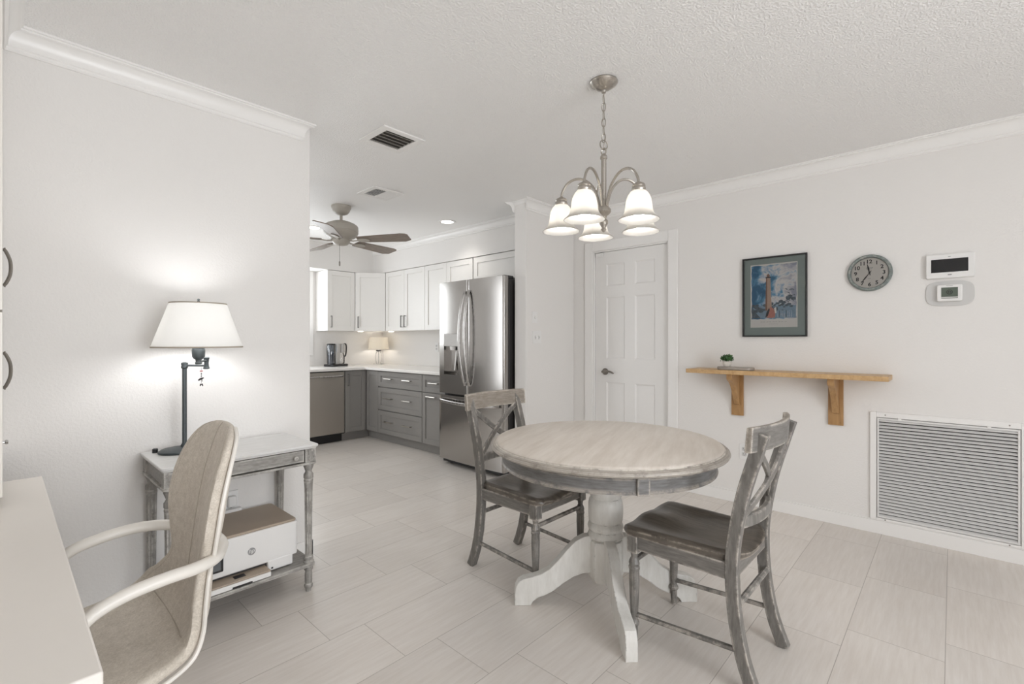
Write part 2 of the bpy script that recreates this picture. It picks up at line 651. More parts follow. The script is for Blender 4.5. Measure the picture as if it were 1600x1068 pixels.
CHROME = flat('chrome', (0.62, 0.62, 0.62), 0.12, metal=1.0)
PLASTICW = flat('white_plastic', (0.80, 0.795, 0.785), 0.35, var=0.01)
PLATEG = flat('grey_plate', (0.60, 0.595, 0.585), 0.4, var=0.02)
TAN = flat('printer_tan', (0.40, 0.33, 0.26), 0.5, var=0.03)
SCREEN = flat('black_screen', (0.008, 0.008, 0.009), 0.12)
LCD = flat('lcd_green', (0.10, 0.125, 0.10), 0.25, var=0.05)
INK = flat('ink', (0.02, 0.018, 0.016), 0.6)
GREYPRINT = flat('grey_print', (0.30, 0.30, 0.30), 0.5)
CHAIRG = worn('chair_grey_paint', (0.215, 0.205, 0.19), (0.125, 0.116, 0.105), (0.58, 0.53, 0.47), grain=(18, 18, 3), gscale=5, amount=0.55)
CHAIRA = worn('chair_apron_paint', (0.215, 0.205, 0.19), (0.13, 0.12, 0.11), (0.58, 0.53, 0.47), grain=(3, 3, 22), gscale=5, amount=0.8)
CHAIRS = worn('chair_seat_stain', (0.15, 0.13, 0.108), (0.08, 0.068, 0.056), (0.42, 0.37, 0.31), grain=(22, 2.5, 10), gscale=4, amount=0.6, rough=0.3, streak=0.0, edge=0.014)
CHAIRR = worn('chair_rail_paint', (0.30, 0.27, 0.235), (0.21, 0.18, 0.15), (0.62, 0.57, 0.50), grain=(3, 20, 20), gscale=5, amount=0.6)
TOPW = worn('tabletop_whitewash', (0.66, 0.61, 0.555), (0.55, 0.495, 0.435), (0.60, 0.56, 0.51), grain=(1.3, 11, 8), gscale=2.4, amount=0.2, rough=0.36, streak=0.35)
EDGEM = worn('table_edge_paint', (0.37, 0.335, 0.295), (0.21, 0.185, 0.16), (0.62, 0.58, 0.52), grain=(5, 5, 30), gscale=3, amount=0.9, streak=0.4, edge=0.012)
APRON = worn('table_apron_paint', (0.20, 0.20, 0.20), (0.115, 0.11, 0.105), (0.50, 0.45, 0.39), grain=(5, 5, 40), gscale=3, amount=0.9, streak=0.6, edge=0.014)
PEDW = worn('pedestal_white', (0.72, 0.71, 0.68), (0.62, 0.605, 0.57), (0.12, 0.10, 0.085), grain=(12, 12, 3), gscale=3, amount=0.30, streak=0.0, edge=0.008, patch=28.0, edge_hi=0.12)
CONSG = worn('console_grey', (0.36, 0.348, 0.325), (0.215, 0.205, 0.19), (0.62, 0.60, 0.565), grain=(20, 20, 4), gscale=5, amount=0.7, streak=0.4)
CONSA = worn('console_apron', (0.36, 0.348, 0.325), (0.215, 0.205, 0.19), (0.62, 0.60, 0.565), grain=(4, 20, 20), gscale=5, amount=0.7, streak=0.4)
CONST = worn('console_top', (0.72, 0.72, 0.72), (0.62, 0.615, 0.60), (0.66, 0.64, 0.60), grain=(3, 30, 20), gscale=3, amount=0.4, streak=0.3)
OAK = wood('oak', (0.46, 0.28, 0.125), (0.62, 0.42, 0.22), (14, 2, 14))
OAKV = wood('oak_upright', (0.32, 0.175, 0.07), (0.48, 0.29, 0.13), (14, 14, 2))
DRIFT = wood('grey_driftwood', (0.20, 0.17, 0.145), (0.42, 0.38, 0.34), (2, 20, 20))
BLADE = wood('fan_blade', (0.18, 0.145, 0.12), (0.29, 0.235, 0.195), (3, 30, 30))
FANW = flat('fan_enamel', (0.40, 0.37, 0.325), 0.4, var=0.02)
FABRIC = fabric('beige_weave', (0.47, 0.42, 0.355), (0.70, 0.645, 0.57))
SEAM = flat('seam_thread', (0.45, 0.40, 0.34), 0.9)
ARMW = flat('arm_enamel', (0.76, 0.73, 0.68), 0.35, var=0.01)
DESKW = flat('desk_laminate', (0.78, 0.745, 0.70), 0.35, var=0.01)
SHADE = translucent('lamp_shade_linen', (0.88, 0.875, 0.86), (0.86, 0.855, 0.84), 0.33)
SHADEB = translucent('shade_band', (0.50, 0.44, 0.37), (0.4, 0.35, 0.28), 0.25)
FROST = translucent('frosted_glass', (0.46, 0.45, 0.43), (0.74, 0.72, 0.685), 0.5, 0.05)
BULB = glow('bulb_glow', (1.0, 0.97, 0.93), 54.0)
BULB2 = glow('lamp_bulb_glow', (0.985, 0.99, 1.0), 80.0)
BULB3 = glow('small_bulb_glow', (1.0, 0.94, 0.85), 38.0)
CANLIGHT = glow('recessed_glow', (1.0, 0.95, 0.87), 8.0)
PUCK = glow('puck_glow', (1.0, 0.90, 0.76), 8.0)
GLASS = clear('clear_glass')
PANE = clear('picture_glass', refl=0.0)
TANKG = clear('water_tank_glass', (0.55, 0.62, 0.70), 0.12, 0.05)
LEAF = flat('leaf', (0.035, 0.11, 0.025), 0.5, var=0.5, scale=60)
POT = flat('stone_pot', (0.66, 0.62, 0.56), 0.7, var=0.15, scale=120)
CLOCKRIM = worn('clock_rim', (0.24, 0.28, 0.265), (0.15, 0.17, 0.165), (0.42, 0.40, 0.36), grain=(10, 10, 10), gscale=8, amount=0.4)
DIAL = flat('clock_dial', (0.80, 0.77, 0.72), 0.55, var=0.08, scale=12)
MATG = flat('picture_mat', (0.335, 0.41, 0.395), 0.7, var=0.02)
PAPER = flat('paper', (0.92, 0.91, 0.88), 0.7, var=0.01)
SKYP = cloudy_print()
LIGHTH = flat('print_lighthouse', (0.58, 0.42, 0.33), 0.6, var=0.1, scale=80)
LIGHTS = flat('print_lighthouse_side', (0.28, 0.15, 0.11), 0.6, var=0.2, scale=80)
FOLP = flat('print_foliage', (0.10, 0.14, 0.18), 0.6, var=0.9, scale=70)
WALLP = flat('print_fence', (0.27, 0.40, 0.53), 0.6, var=0.3, scale=50)
PINKP = flat('print_pink', (0.62, 0.25, 0.20), 0.6, var=0.2, scale=90)
DARKP = flat('print_dark', (0.03, 0.035, 0.045), 0.6, var=0.5, scale=90)
SLOT = flat('vent_dark', (0.05, 0.045, 0.04), 0.8)
SLAT = flat('vent_slat', (0.50, 0.47, 0.43), 0.5)
GRILLE = flat('grille_white', (0.74, 0.735, 0.725), 0.4, var=0.01)
PINKBEAD = flat('pink_bead', (0.45, 0.22, 0.22), 0.3)
BRONZE = flat('dark_pewter', (0.24, 0.22, 0.195), 0.35, metal=0.8)

# ------------------------------------------------------------------ the setting
XR, YD, YK, XW, YB, H = 3.79, 2.694, 6.06, -0.46, -3.05, 2.44
DY0, DY1, DZ = 1.735, 2.475, 2.05     # opening of the six-panel door in the right wall

struct(MB().box(XW - .12, YB - .12, -.06, XR + .12, YK + .12, 0).build('floor', FLOOR))
struct(MB().box(XW - .12, YB - .12, H, XR + .12, YK + .12, H + .06).build('ceiling', CEIL))
w = MB()
w.box(XR, YB, 0, XR + .12, DY0, H).box(XR, DY1, 0, XR + .12, YK, H).box(XR, DY0, DZ, XR + .12, DY1, H)
struct(w.build('wall_right', WALL, smooth=0))
# wall behind the camera with a wide window
w = MB()
w.box(XW, YB - .12, 0, -.35, YB, H).box(1.45, YB - .12, 0, XR, YB, H).box(-.35, YB - .12, 0, 1.45, YB, .25).box(-.35, YB - .12, 2.35, 1.45, YB, H)
struct(w.build('wall_back', WALL, smooth=0))
w = MB()
w.box(XW - .12, YB, 0, XW, 4.3, H).box(XW - .12, 5.6, 0, XW, YK, H).box(XW - .12, 4.3, 0, XW, 5.6, .4).box(XW - .12, 4.3, 2.3, XW, 5.6, H)
struct(w.build('wall_left', WALL, smooth=0))
struct(MB().box(XW, YD, 0, 1.208, YD + .13, H).build('wall_divider', WALL, smooth=0, bevel=.006))
struct(MB().box(3.084, YD, 0, XR, YD + .135, H).build('wall_wing', WALL, smooth=0, bevel=.006))
w = MB()
w.box(XW, YK, 0, 1.45, YK + .12, H).box(2.68, YK, 0, XR, YK + .12, H).box(1.45, YK, 0, 2.68, YK + .12, 1.1).box(1.45, YK, 2.1, 2.68, YK + .12, H)
struct(w.build('wall_kitchen', WALL, smooth=0))


def window(name, x0, x1, z0, z1, loc, rz, nx):
    root = struct(MB().box(x0 - .07, -.015, z0 - .07, x0, .0, z1 + .07).box(x1, -.015, z0 - .07, x1 + .07, .0, z1 + .07)
                  .box(x0, -.015, z1, x1, .0, z1 + .07).box(x0, -.03, z0 - .07, x1, .0, z0).build(name, TRIM, bevel=.003))
    root.location, root.rotation_euler = loc, (0, 0, rz)
    f = MB()
    for i in range(nx + 1):
        cx = x0 + (x1 - x0) * i / nx
        f.box(max(cx - .025, x0), .045, z0, min(cx + .025, x1), .085, z1)
    f.box(x0, .046, z0, x1, .084, z0 + .05).box(x0, .046, z1 - .05, x1, .084, z1)
    f.build('window_frame', TRIM, root)
    MB().box(x0, .063, z0, x1, .067, z1).build('pane', GLASS, root)


window('window_1', -.9, .9, .25, 2.35, (.55, YB, 0), PI, 2)
window('window_2', -.615, .615, 1.1, 2.1, (2.065, YK, 0), 0, 1)
window('added_window', -.65, .65, .4, 2.3, (XW, 4.95, 0), PI / 2, 2)  # unseen window, added to go with the side fill light

# crown moulding: (distance from the wall, drop below the ceiling)
CR = [(0, -.094), (.006, -.094), (.011, -.088), (.011, -.080), (.016, -.076), (.016, -.070)]
CR += [(.016 + .030 * (1 - math.cos(t * PI / 2)) , -.070 + .052 * math.sin(t * PI / 2)) for t in (.15, .3, .45, .6, .75, .9, 1.0)]
CR += [(.050, -.016), (.050, -.010), (.057, -.008), (.057, 0), (0, 0)]


def crown(name, axis, wall, sgn, a0, a1, cut0=0.0, cut1=0.0, scale=1.0, top=H):
    """axis: direction the moulding runs; sgn: side of the wall it stands on"""
    m = MB()
    r0, r1 = [], []
    for p, d in CR:
        p, d = p * scale, d * scale
        for ring, a, cut in ((r0, a0, cut0), (r1, a1, cut1)):
            q = a + cut * p
            ring.append((q, wall + sgn * p, top + d) if axis == 'x' else (wall + sgn * p, q, top + d))
    m.loft([r0, r1])
    return struct(m.build(name, TRIM, smooth=25))


crown('trim_1', 'x', YD, -1, .006, 1.150, 0, 1.2)
crown('trim_2', 'y', XR, -1, YB, YD, 0, -1)
crown('trim_3', 'x', YD, -1, 3.084, XR, -1, -1)
crown('trim_4', 'x', YD + .135, 1, 3.084, 3.43, -1, 0)
crown('trim_5', 'y', 3.084, -1, YD, YD + .135, -1, 1, .35)
crown('trim_6', 'y', 3.43, -1, YD + .135, 5.73, 0, 0, .85)
# soffit over the kitchen wall cabinets
s = MB().box(3.43, YD + .135, 2.112, XR, YK, H).box(XW, 5.73, 2.112, 3.43, YK, H)
struct(s.build('soffit', WALL, smooth=0))

# baseboards
struct(MB().box(XR - .013, YB, 0, XR, 1.645, .082).box(XR - .009, YB, .082, XR, 1.645, .09).build('baseboard_right', TRIM, bevel=.002))
struct(MB().box(3.07, YD - .012, 0, XR - .03, YD, .085).box(3.072, YD - .012, 0, 3.084, YD + .135, .085).build('baseboard_wing', TRIM, bevel=.003))
struct(MB().box(XW, YD - .012, 0, 1.22, YD, .085).box(1.208, YD - .012, 0, 1.22, YD + .13, .085).build('baseboard_divider', TRIM, bevel=.003))
struct(MB().box(XW, YB, 0, XW + .012, YD - .012, .085).build('baseboard_left', TRIM, bevel=.003))

# six-panel door with casing
d1 = MB()
yL, yR = DY1 - .015, DY0 + .015       # left and right edge of the slab as seen from the room
SL = dict(x0=XR + .022, x1=XR + .058)


def six_panel(m):
    W = yL - yR
    stile, mid = .115, .10
    pw = (W - 2 * stile - mid) / 2
    cols = [(yR + stile, yR + stile + pw), (yL - stile - pw, yL - stile)]
    rows = [(.22, .84), (1.055, 1.622), (1.722, 1.925)]
    top = DZ - .012
    xf = SL['x0']
    # rails and stiles
    m.box(xf, yR, .008, SL['x1'], cols[0][0], top).box(xf, cols[1][1], .008, SL['x1'], yL, top)
    m.box(xf, cols[0][1], .008, SL['x1'], cols[1][0], top)
    zs = [.008, rows[0][0], rows[0][1], rows[1][0], rows[1][1], rows[2][0], rows[2][1], top]
    for y0, y1 in cols:
        for i in range(0, 8, 2):
            m.box(xf, y0, zs[i], SL['x1'], y1, zs[i + 1])
        for z0, z1 in rows:
            rings = []
            for ins, dx in ((0, 0), (.012, .009), (.022, .009), (.05, .002), (.05, .002)):
                rings.append([(xf + dx, y0 + ins, z0 + ins), (xf + dx, y0 + ins, z1 - ins), (xf + dx, y1 - ins, z1 - ins), (xf + dx, y1 - ins, z0 + ins)])
            vs = [p for r in rings[:-1] for p in r]
            fs = []
            for i in range(3):
                for j in range(4):
                    k = (j + 1) % 4
                    fs.append((i * 4 + j, i * 4 + k, i * 4 + 4 + k, i * 4 + 4 + j))
            fs.append((12, 13, 14, 15))
            m.add(vs, fs)


six_panel(d1)
door = struct(d1.build('door_1', DOORW, smooth=20))
cs = MB()
for y0, y1 in ((DY0 - .085, DY0), (DY1, DY1 + .085)):
    cs.box(XR - .016, y0, 0, XR, y1, DZ + .09)
cs.box(XR - .016, DY0, DZ, XR, DY1, DZ + .09)
cs.build('casing', TRIM, door, bevel=.005)
jb = MB().box(XR, DY0, 0, XR + .1, yR - .003, DZ).box(XR, yL + .003, 0, XR + .1, DY1, DZ).box(XR, yR, DZ - .01, XR + .1, yL, DZ)
jb.build('jamb', TRIM, door)
lv = MB()
ly, lz = 2.355, .935
Mx = Matrix.Rotation(-PI / 2, 3, 'Y')
lv.lathe([(.031, 0), (.031, .006), (.026, .011), (.012, .013), (.011, .045), (.011, .05)], (XR + .022, ly, lz), 20, M=Mx)
lv.tube(spl([(XR - .026, ly + .006, lz), (XR - .03, ly - .03, lz + .002), (XR - .028, ly - .065, lz + .006), (XR - .022, ly - .10, lz - .006), (XR - .018, ly - .108, lz - .014)], 14), [.011] * 5 + [.009] * 6 + [.007] * 4, 10)
lv.build('lever_handle', BRONZE, door)
MB().box(XR + .004, yL - .085, DZ - .05, XR + .02, yL - .01, DZ - .016).build('door_contact', PLASTICW, door, bevel=.003)

# ------------------------------------------------------------------ dining table
TX, TY = 1.93, 1.192
tb = thing('dining_table', 'round whitewashed dining table with grey apron on a white pedestal', 'table', (TX, TY, 0), math.radians(20))
m = MB().lathe([(0, .762), (.500, .762), (.507, .760), (.511, .756), (.511, .722), (0, .722)], n=96)
m.build('tabletop', TOPW, tb, smooth=30)
R0 = [[(r * math.cos(2 * PI * j / 96), r * math.sin(2 * PI * j / 96), z) for j in range(96)] for r, z in ((.5115, .754), (.515, .7505), (.524, .750), (.533, .743), (.535, .736), (.531, .729), (.522, .725), (.508, .723), (.50, .7205), (.5115, .7215))]
R0.reverse()
MB().loft(R0, cap=False, closed=True).build('edge_moulding', EDGEM, tb, smooth=30)
m = MB()
R0 = [[(r * math.cos(2 * PI * j / 96), r * math.sin(2 * PI * j / 96), z) for j in range(96)] for r, z in ((.478, .72), (.484, .71), (.482, .700), (.482, .665), (.486, .659), (.484, .652), (.455, .652), (.455, .72))]
R0.reverse()
m.loft(R0, cap=False, closed=True)
m.build('apron', APRON, tb, smooth=30)
for a in (-152.0, 28.0):                 # blocks where the apron halves meet
    t = math.radians(a)
    MB().obox((.484 * math.cos(t), .484 * math.sin(t), .684), (.016, .05, .066), Matrix.Rotation(t, 3, 'Z')).build('apron_block', APRON, tb, bevel=.003)
MB().box(-.35, -.05, .64, .35, .05, .655).box(-.05, -.35, .64, .05, .35, .655).lathe([(.12, .62), (.12, .652)], n=24).build('cleat', PEDW, tb)
prof = [(.066, .64), (.074, .62), (.070, .55), (.078, .535), (.080, .515), (.074, .50), (.069, .49), (.076, .48), (.080, .46), (.0805, .42), (.078, .385), (.072, .378), (.079, .370), (.083, .357), (.080, .345), (.072, .338), (.077, .332), (.081, .322), (.084, .314), (.078, .305), (.0, .305)]
m = MB().lathe(prof, n=40)
m.lathe([(.066, .306), (.082, .296), (.086, .285), (.086, .135), (.078, .118), (.07, .106), (.03, .10)], n=8, a0=PI / 8)
m.build('pedestal_column', PEDW, tb, smooth=30)
LEGP = [(.06, .318), (.105, .312), (.145, .292), (.185, .252), (.225, .205), (.265, .166), (.305, .142), (.345, .130), (.385, .122), (.408, .110), (.422, .085), (.427, .05), (.427, .0), (.352, .0), (.343, .018), (.32, .034), (.285, .046), (.245, .066), (.20, .10), (.155, .128), (.11, .143), (.06, .145)]
for k in range(4):
    rot = Matrix.Rotation(math.radians(45 + 90 * k - 20), 3, 'Z')
    m = MB().prism([(a, b) for a, b in LEGP], -.024, .024, 'y')
    m.v = [tuple(rot @ Vector(p)) for p in m.v]
    m.build('leg', PEDW, tb, smooth=25, bevel=.003)


# ------------------------------------------------------------------ dining chairs
def make_chair(label):
    c = thing('dining_chair', label, 'chair')
    # rear posts: leg and back upright in one piece
    path = spl([(0, -.235, 0), (0, -.195, .11), (0, -.168, .25), (0, -.158, .40), (0, -.165, .52), (0, -.194, .68), (0, -.233, .82), (0, -.258, .905)], 26)
    for sx in (-1, 1):
        MB().sweep([(sx * .185, p[1], p[2]) for p in path], rect(.036, .042), (1, 0, 0)).build('rear_post', CHAIRG, c, smooth=30, bevel=.0025)
        MB().lathe([(.012, -.0005), (.012, .004)], (sx * .185, -.233, 0), 12).build('glide', PLASTICW, c)
    # crest rail in front of the post tops
    cp = [(x, -.222 - .042 * (1 - (x / .235) ** 2), .885) for x in [-.235 + .47 * i / 16 for i in range(17)]]
    m = MB()
    rings = []
    for i, p in enumerate(cp):
        rings.append([(p[0], p[1] - .011, .842 + 0), (p[0], p[1] + .011, .842), (p[0], p[1] + .003, .928), (p[0], p[1] - .017, .930)])
    m.loft([list(reversed(r)) for r in rings])
    for q, f in enumerate(m.f):
        if len(f) == 4:
            a_, b_, c_ = (Vector(m.v[i]) for i in f[:3])
            if abs((b_ - a_).cross(c_ - b_).normalized().y) > .5 and sum(m.v[i][1] + .042 * (1 - (m.v[i][0] / .235) ** 2) for i in f) / 4 < -.222:
                m.m[q] = 1
    m.build('crest_rail', [CHAIRR, CHAIRA], c, smooth=30, bevel=.0025)
    # lower back rail
    rings = []
    for i in range(13):
        x = -.17 + .34 * i / 12
        y = -.180 - .030 * (1 - (x / .17) ** 2)
        rings.append([(x, y - .011, .560), (x, y - .009, .602), (x, y + .011, .602), (x, y + .011, .560)])
    m = MB().loft(rings)
    m.build('lower_rail', CHAIRG, c, smooth=30, bevel=.004)
    # crossed splats
    for sx in (-1, 1):
        pts = []
        for i in range(13):
            t = i / 12
            x = sx * (-.172 + .344 * t)
            z = .845 - .25 * t
            y = -.240 + .062 * t - .022 * math.sin(PI * t) + (.004 if sx > 0 else -.004)
            pts.append((x, y, z))
        MB().sweep(pts, rect(.013, .030), (0, 1, 0)).build('cross_splat', CHAIRG, c, smooth=30, bevel=.003)
    # saddle seat
    nx, ny = 28, 22
    top, bot = [], []
    for j in range(ny + 1):
        v = j / ny
        y = -.165 + .435 * v
        hw = .192 + .026 * min(1, v * 1.15)
        if v > .88:
            hw -= .030 * ((v - .88) / .12) ** 2.2
        if v < .14:
            hw -= .03 * ((.14 - v) / .14) ** 2
        for i in range(nx + 1):
            u = -1 + 2 * i / nx
            x = hw * u
            yb = y + (.012 * (1 - u * u) if v > .9 else 0) - (.03 * (1 - abs(u) ** 3) * (1 - v / .25) if v < .25 else 0)
            bowl = math.exp(-((v - .36) / .36) ** 4) * max(0, 1 - (abs(u) / .86) ** 4)
            thigh = math.exp(-((abs(u) - .47) / .32) ** 2) * max(0, v - .45) * 1.0
            z = .470 - .022 * bowl - .018 * thigh - .004 * max(0, v - .7)
            z -= .010 * max(0, (abs(u) - .93) / .07) + .012 * max(0, (v - .95) / .05) + .01 * max(0, (.04 - v) / .04)
            top.append((x, yb, z))
            bot.append((x * .985, yb * .99, .436))
    n = nx + 1
    fs = []
    off = len(top)
    for j in range(ny):
        for i in range(nx):
            a = j * n + i
            fs.append((a, a + 1, a + n + 1, a + n))
            fs.append((off + a, off + a + n, off + a + n + 1, off + a + 1))
    edge = [i for i in range(n)] + [j * n + nx for j in range(1, ny + 1)] + [ny * n + i for i in range(nx - 1, -1, -1)] + [j * n for j in range(ny - 1, 0, -1)]
    for q in range(len(edge)):
        a, b2 = edge[q], edge[(q + 1) % len(edge)]
        fs.append((a, off + a, off + b2, b2))
    m = MB().add(top + bot, fs)
    m.build('seat', CHAIRS, c, smooth=50)
    ap = MB()
    ap.box(-.180, .212, .382, .180, .232, .437)
    ap.box(-.175, -.170, .382, .175, -.150, .437)
    for sx in (-1, 1):
        ap.box(sx * .178, -.15, .378, sx * .200, .215, .437)
    ap.build('apron', CHAIRA, c, bevel=.002)
    for sx in (-1, 1):
        m = MB().box(sx * .187 - .022, .200, .365, sx * .187 + .022, .244, .437)
        m.lathe([(.017, .368), (.014, .350), (.013, .342), (.019, .330), (.0225, .318), (.020, .308), (.023, .303), (.023, .298), (.0205, .290), (.0215, .25), (.019, .18), (.0145, .098), (.014, .092), (.021, .082), (.021, .074), (.015, .064), (.015, .05), (.0125, .0)], (sx * .187, .222, 0), 10)
        m.build('front_leg', CHAIRG, c, smooth=28, bevel=.002)
        MB().tube([(sx * .187, .214, .112), (sx * .186, -.185, .138)], .0115, 8, flat=.8).build('side_stretcher', CHAIRG, c)
    MB().tube([(-.178, .222, .328), (.178, .222, .328)], .011, 8).build('front_stretcher', CHAIRG, c)
    MB().tube([(-.178, -.176, .295), (.178, -.176, .295)], .012, 8).build('back_stretcher', CHAIRG, c)
    return c


ch1 = make_chair('grey distressed cross-back chair seen from behind, in front of the wall shelf')
ch1.location = (1.942, .727, 0)
ch2 = copy_tree(ch1)
ch2.location, ch2.rotation_euler = (1.937, 1.690, 0), (0, 0, PI)
tag(ch2, 'grey distressed cross-back chair on far side of table, before the refrigerator', 'chair')
for o in (ch1, ch2):
    o['group'] = 'chairs at the round table'

# ------------------------------------------------------------------ chandelier
CX, CY = 1.937, 1.206
cl = thing('chandelier', 'brushed nickel chandelier with five frosted bell shades over the table', 'ceiling light', (CX, CY, 0))
MB().lathe([(.064, 2.44), (.066, 2.434), (.062, 2.428), (.040, 2.412), (.022, 2.402), (.012, 2.398), (.010, 2.388), (.0, 2.386)], n=32).build('canopy', NICKEL, cl)
m = MB()


def link(m, c, a, b, r, rot):
    pts = []
    for i in range(20):
        t = 2 * PI * i / 20
        px, pz = a * math.cos(t), b * math.sin(t)
        pts.append((c[0] + px * math.cos(rot), c[1] + px * math.sin(rot), c[2] + pz))
    m.tube(pts, r, 6, closed=True)


z = 2.378
for i in range(6):
    link(m, (0, 0, z - .02), .009, .0215, .0024, HEAD + (PI / 4 if i % 2 else -PI / 4) + .25)
    z -= .0365
link(m, (0, 0, z - .016), .022, .022, .003, HEAD - PI / 2 + .5)
m.build('chain', NICKEL, cl)
zt = z - .036
MB().tube(spl([(.004, 0, 2.395), (.006, .003, 2.33), (-.004, .002, 2.26), (.005, -.003, 2.19), (0, 0, zt)], 24), .0018, 6).build('cord', NICKEL, cl)
m = MB()
link(m, (0, 0, zt - .012), .012, .016, .0035, HEAD + .9)
m.lathe([(.006, zt - .022), (.014, zt - .030), (.017, zt - .038), (.0165, zt - .046), (.0125, zt - .05), (.0125, 1.90), (.013, 1.865), (.024, 1.85), (.033, 1.838), (.034, 1.826), (.026, 1.815), (.016, 1.808), (.012, 1.795), (.020, 1.785), (.021, 1.772), (.014, 1.762), (.010, 1.752), (.013, 1.744), (.008, 1.735), (0, 1.732)], n=24)
m.build('stem', NICKEL, cl)
for k in range(5):
    a = math.radians(43.7 + 72 * k)
    ca, sa = math.cos(a), math.sin(a)
    P = spl([(.016, 1.83), (.024, 1.88), (.045, 1.94), (.085, 1.982), (.13, 1.994), (.172, 1.976), (.197, 1.938), (.203, 1.905)], 26)
    arm = MB().tube([(r * ca, r * sa, zz) for r, zz in P], .0062, 8).build('arm', NICKEL, cl)
    ctr = (.203 * ca, .203 * sa, 0)
    MB().lathe([(.008, 1.915), (.016, 1.910), (.026, 1.904), (.029, 1.897), (.027, 1.893), (.030, 1.888), (.031, 1.878), (.027, 1.872), (.02, 1.870)], ctr, 20).build('shade_holder', NICKEL, arm)
    prof = [(.026, 1.876), (.034, 1.872), (.044, 1.860), (.052, 1.842), (.056, 1.822), (.058, 1.802), (.061, 1.786), (.067, 1.772), (.076, 1.761), (.086, 1.753), (.090, 1.748)]
    inner = [(r - .003, zz - .0005) for r, zz in prof]
    rings = [[(ctr[0] + r * math.cos(2 * PI * j / 32), ctr[1] + r * math.sin(2 * PI * j / 32), zz) for j in range(32)] for r, zz in prof + inner[::-1]]
    m = MB().loft([list(reversed(r)) for r in rings], cap=False, closed=True)
    m.build('glass_shade', FROST, arm)
    MB().lathe([(.012, 1.87), (.013, 1.85), (.022, 1.82), (.029, 1.795), (.0285, 1.778), (.020, 1.763), (.0, 1.757)], ctr, 16).build('bulb', BULB, arm)

# ------------------------------------------------------------------ things on the right wall (front = local -Y)
# framed lighthouse print
ar = thing('framed_picture', 'black-framed lighthouse print with grey-green mat hanging above the wall shelf', 'picture', (XR, .941, 1.538), FACE_X)
W2, H2 = .209, .289
m = MB()
for x0, z0, x1, z1 in ((-W2, -H2, -W2 + .010, H2), (W2 - .010, -H2, W2, H2), (-W2 + .010, -H2, W2 - .010, -H2 + .010), (-W2 + .010, H2 - .010, W2 - .010, H2)):
    m.box(x0, -.022, z0, x1, -.001, z1)
m.build('frame', BLACK, ar, bevel=.0015)
MB().box(-W2 + .008, -.008, -H2 + .008, W2 - .008, -.004, H2 - .008).build('mat', MATG, ar)
MB().box(-.155, -.0092, -.222, .150, -.008, .238).build('sheet', PAPER, ar)
m = MB()
y = -.0096
X0, X1, Z0, Z1 = -.147, .143, -.160, .228
rng = random.Random(3)
edge = []
for (ax, az), (bx, bz) in (((X0, Z0), (X1, Z0)), ((X1, Z0), (X1, Z1)), ((X1, Z1), (X0, Z1)), ((X0, Z1), (X0, Z0))):
    for i in range(14):
        t = i / 14
        edge.append((ax + (bx - ax) * t + rng.uniform(-.003, .003), y, az + (bz - az) * t + rng.uniform(-.003, .003)))
m.poly(edge, 0)
m.poly([(X0 + .003, y - .0002, -.155), (X1 - .003, y - .0002, -.155), (X1 - .003, y - .0002, -.07), (.06, y - .0002, -.058), (0, y - .0002, -.07), (-.06, y - .0002, -.055), (X0 + .003, y - .0002, -.08)], 4)
for i in range(46):                                                     # foliage dabs
    px = rng.uniform(X0 + .015, X1 - .012)
    pz = -.085 + rng.uniform(-.03, .045) * (1.2 if px > .02 else .8) + (.03 if px > .09 else 0)
    rr = rng.uniform(.006, .016)
    m.poly([(px + rr * 1.5 * math.cos(t * PI / 4) * rng.uniform(.6, 1), y - .0003 - .000003 * i, pz + rr * math.sin(t * PI / 4) * rng.uniform(.6, 1)) for t in range(8)], 3)
m.poly([(-.055, y - .0006, -.10), (-.012, y - .0006, -.10), (-.022, y - .0006, .135), (-.050, y - .0006, .135)], 1)
m.poly([(-.055, y - .0007, -.10), (-.043, y - .0007, -.10), (-.043, y - .0007, .135), (-.050, y - .0007, .135)], 2)
m.poly([(-.054, y - .0008, .135), (-.018, y - .0008, .135), (-.018, y - .0008, .143), (-.054, y - .0008, .143)], 5)
m.poly([(-.046, y - .0008, .143), (-.026, y - .0008, .143), (-.026, y - .0008, .156), (-.036, y - .0008, .166), (-.046, y - .0008, .156)], 2)
m.poly([(-.01, y - .0007, -.15), (.125, y - .0007, -.15), (.125, y - .0007, -.098), (-.01, y - .0007, -.105)], 4)
for i in range(12):
    m.box(-.008 + i * .0108, y - .0009, -.15, -.0055 + i * .0108, y - .0008, -.103, 5 if i % 4 == 0 else 0)
m.poly([(X0 + .002, y - .0009, -.155), (-.085, y - .0009, -.155), (-.11, y - .0009, -.125), (X0 + .002, y - .0009, -.07)], 3)
m.poly([(-.045, y - .001, -.152), (-.035, y - .001, -.105), (-.02, y - .001, -.072), (-.004, y - .001, -.085), (.012, y - .001, -.112), (.008, y - .001, -.15), (-.015, y - .001, -.156)], 6)
m.poly([(-.055, y - .0011, -.15), (-.046, y - .0011, -.11), (-.03, y - .0011, -.08), (-.025, y - .0011, -.095), (-.038, y - .0011, -.14)], 5)
m.poly([(.002, y - .0011, -.085), (.016, y - .0011, -.075), (.018, y - .0011, -.12), (.008, y - .0011, -.12)], 7)
for i in range(22):                                                     # palm fronds on the right
    px, pz = rng.uniform(.085, .135), rng.uniform(-.06, .06)
    dx, dz = rng.uniform(-.03, -.006), rng.uniform(-.012, .012)
    m.poly([(px, y - .0009, pz + .004), (px + dx, y - .0009, pz + dz), (px, y - .0009, pz - .004)][::-1], 3)
m.build('print', [SKYP, LIGHTH, LIGHTS, FOLP, WALLP, DARKP, PINKP, PAPER], ar, smooth=0)
m = MB()
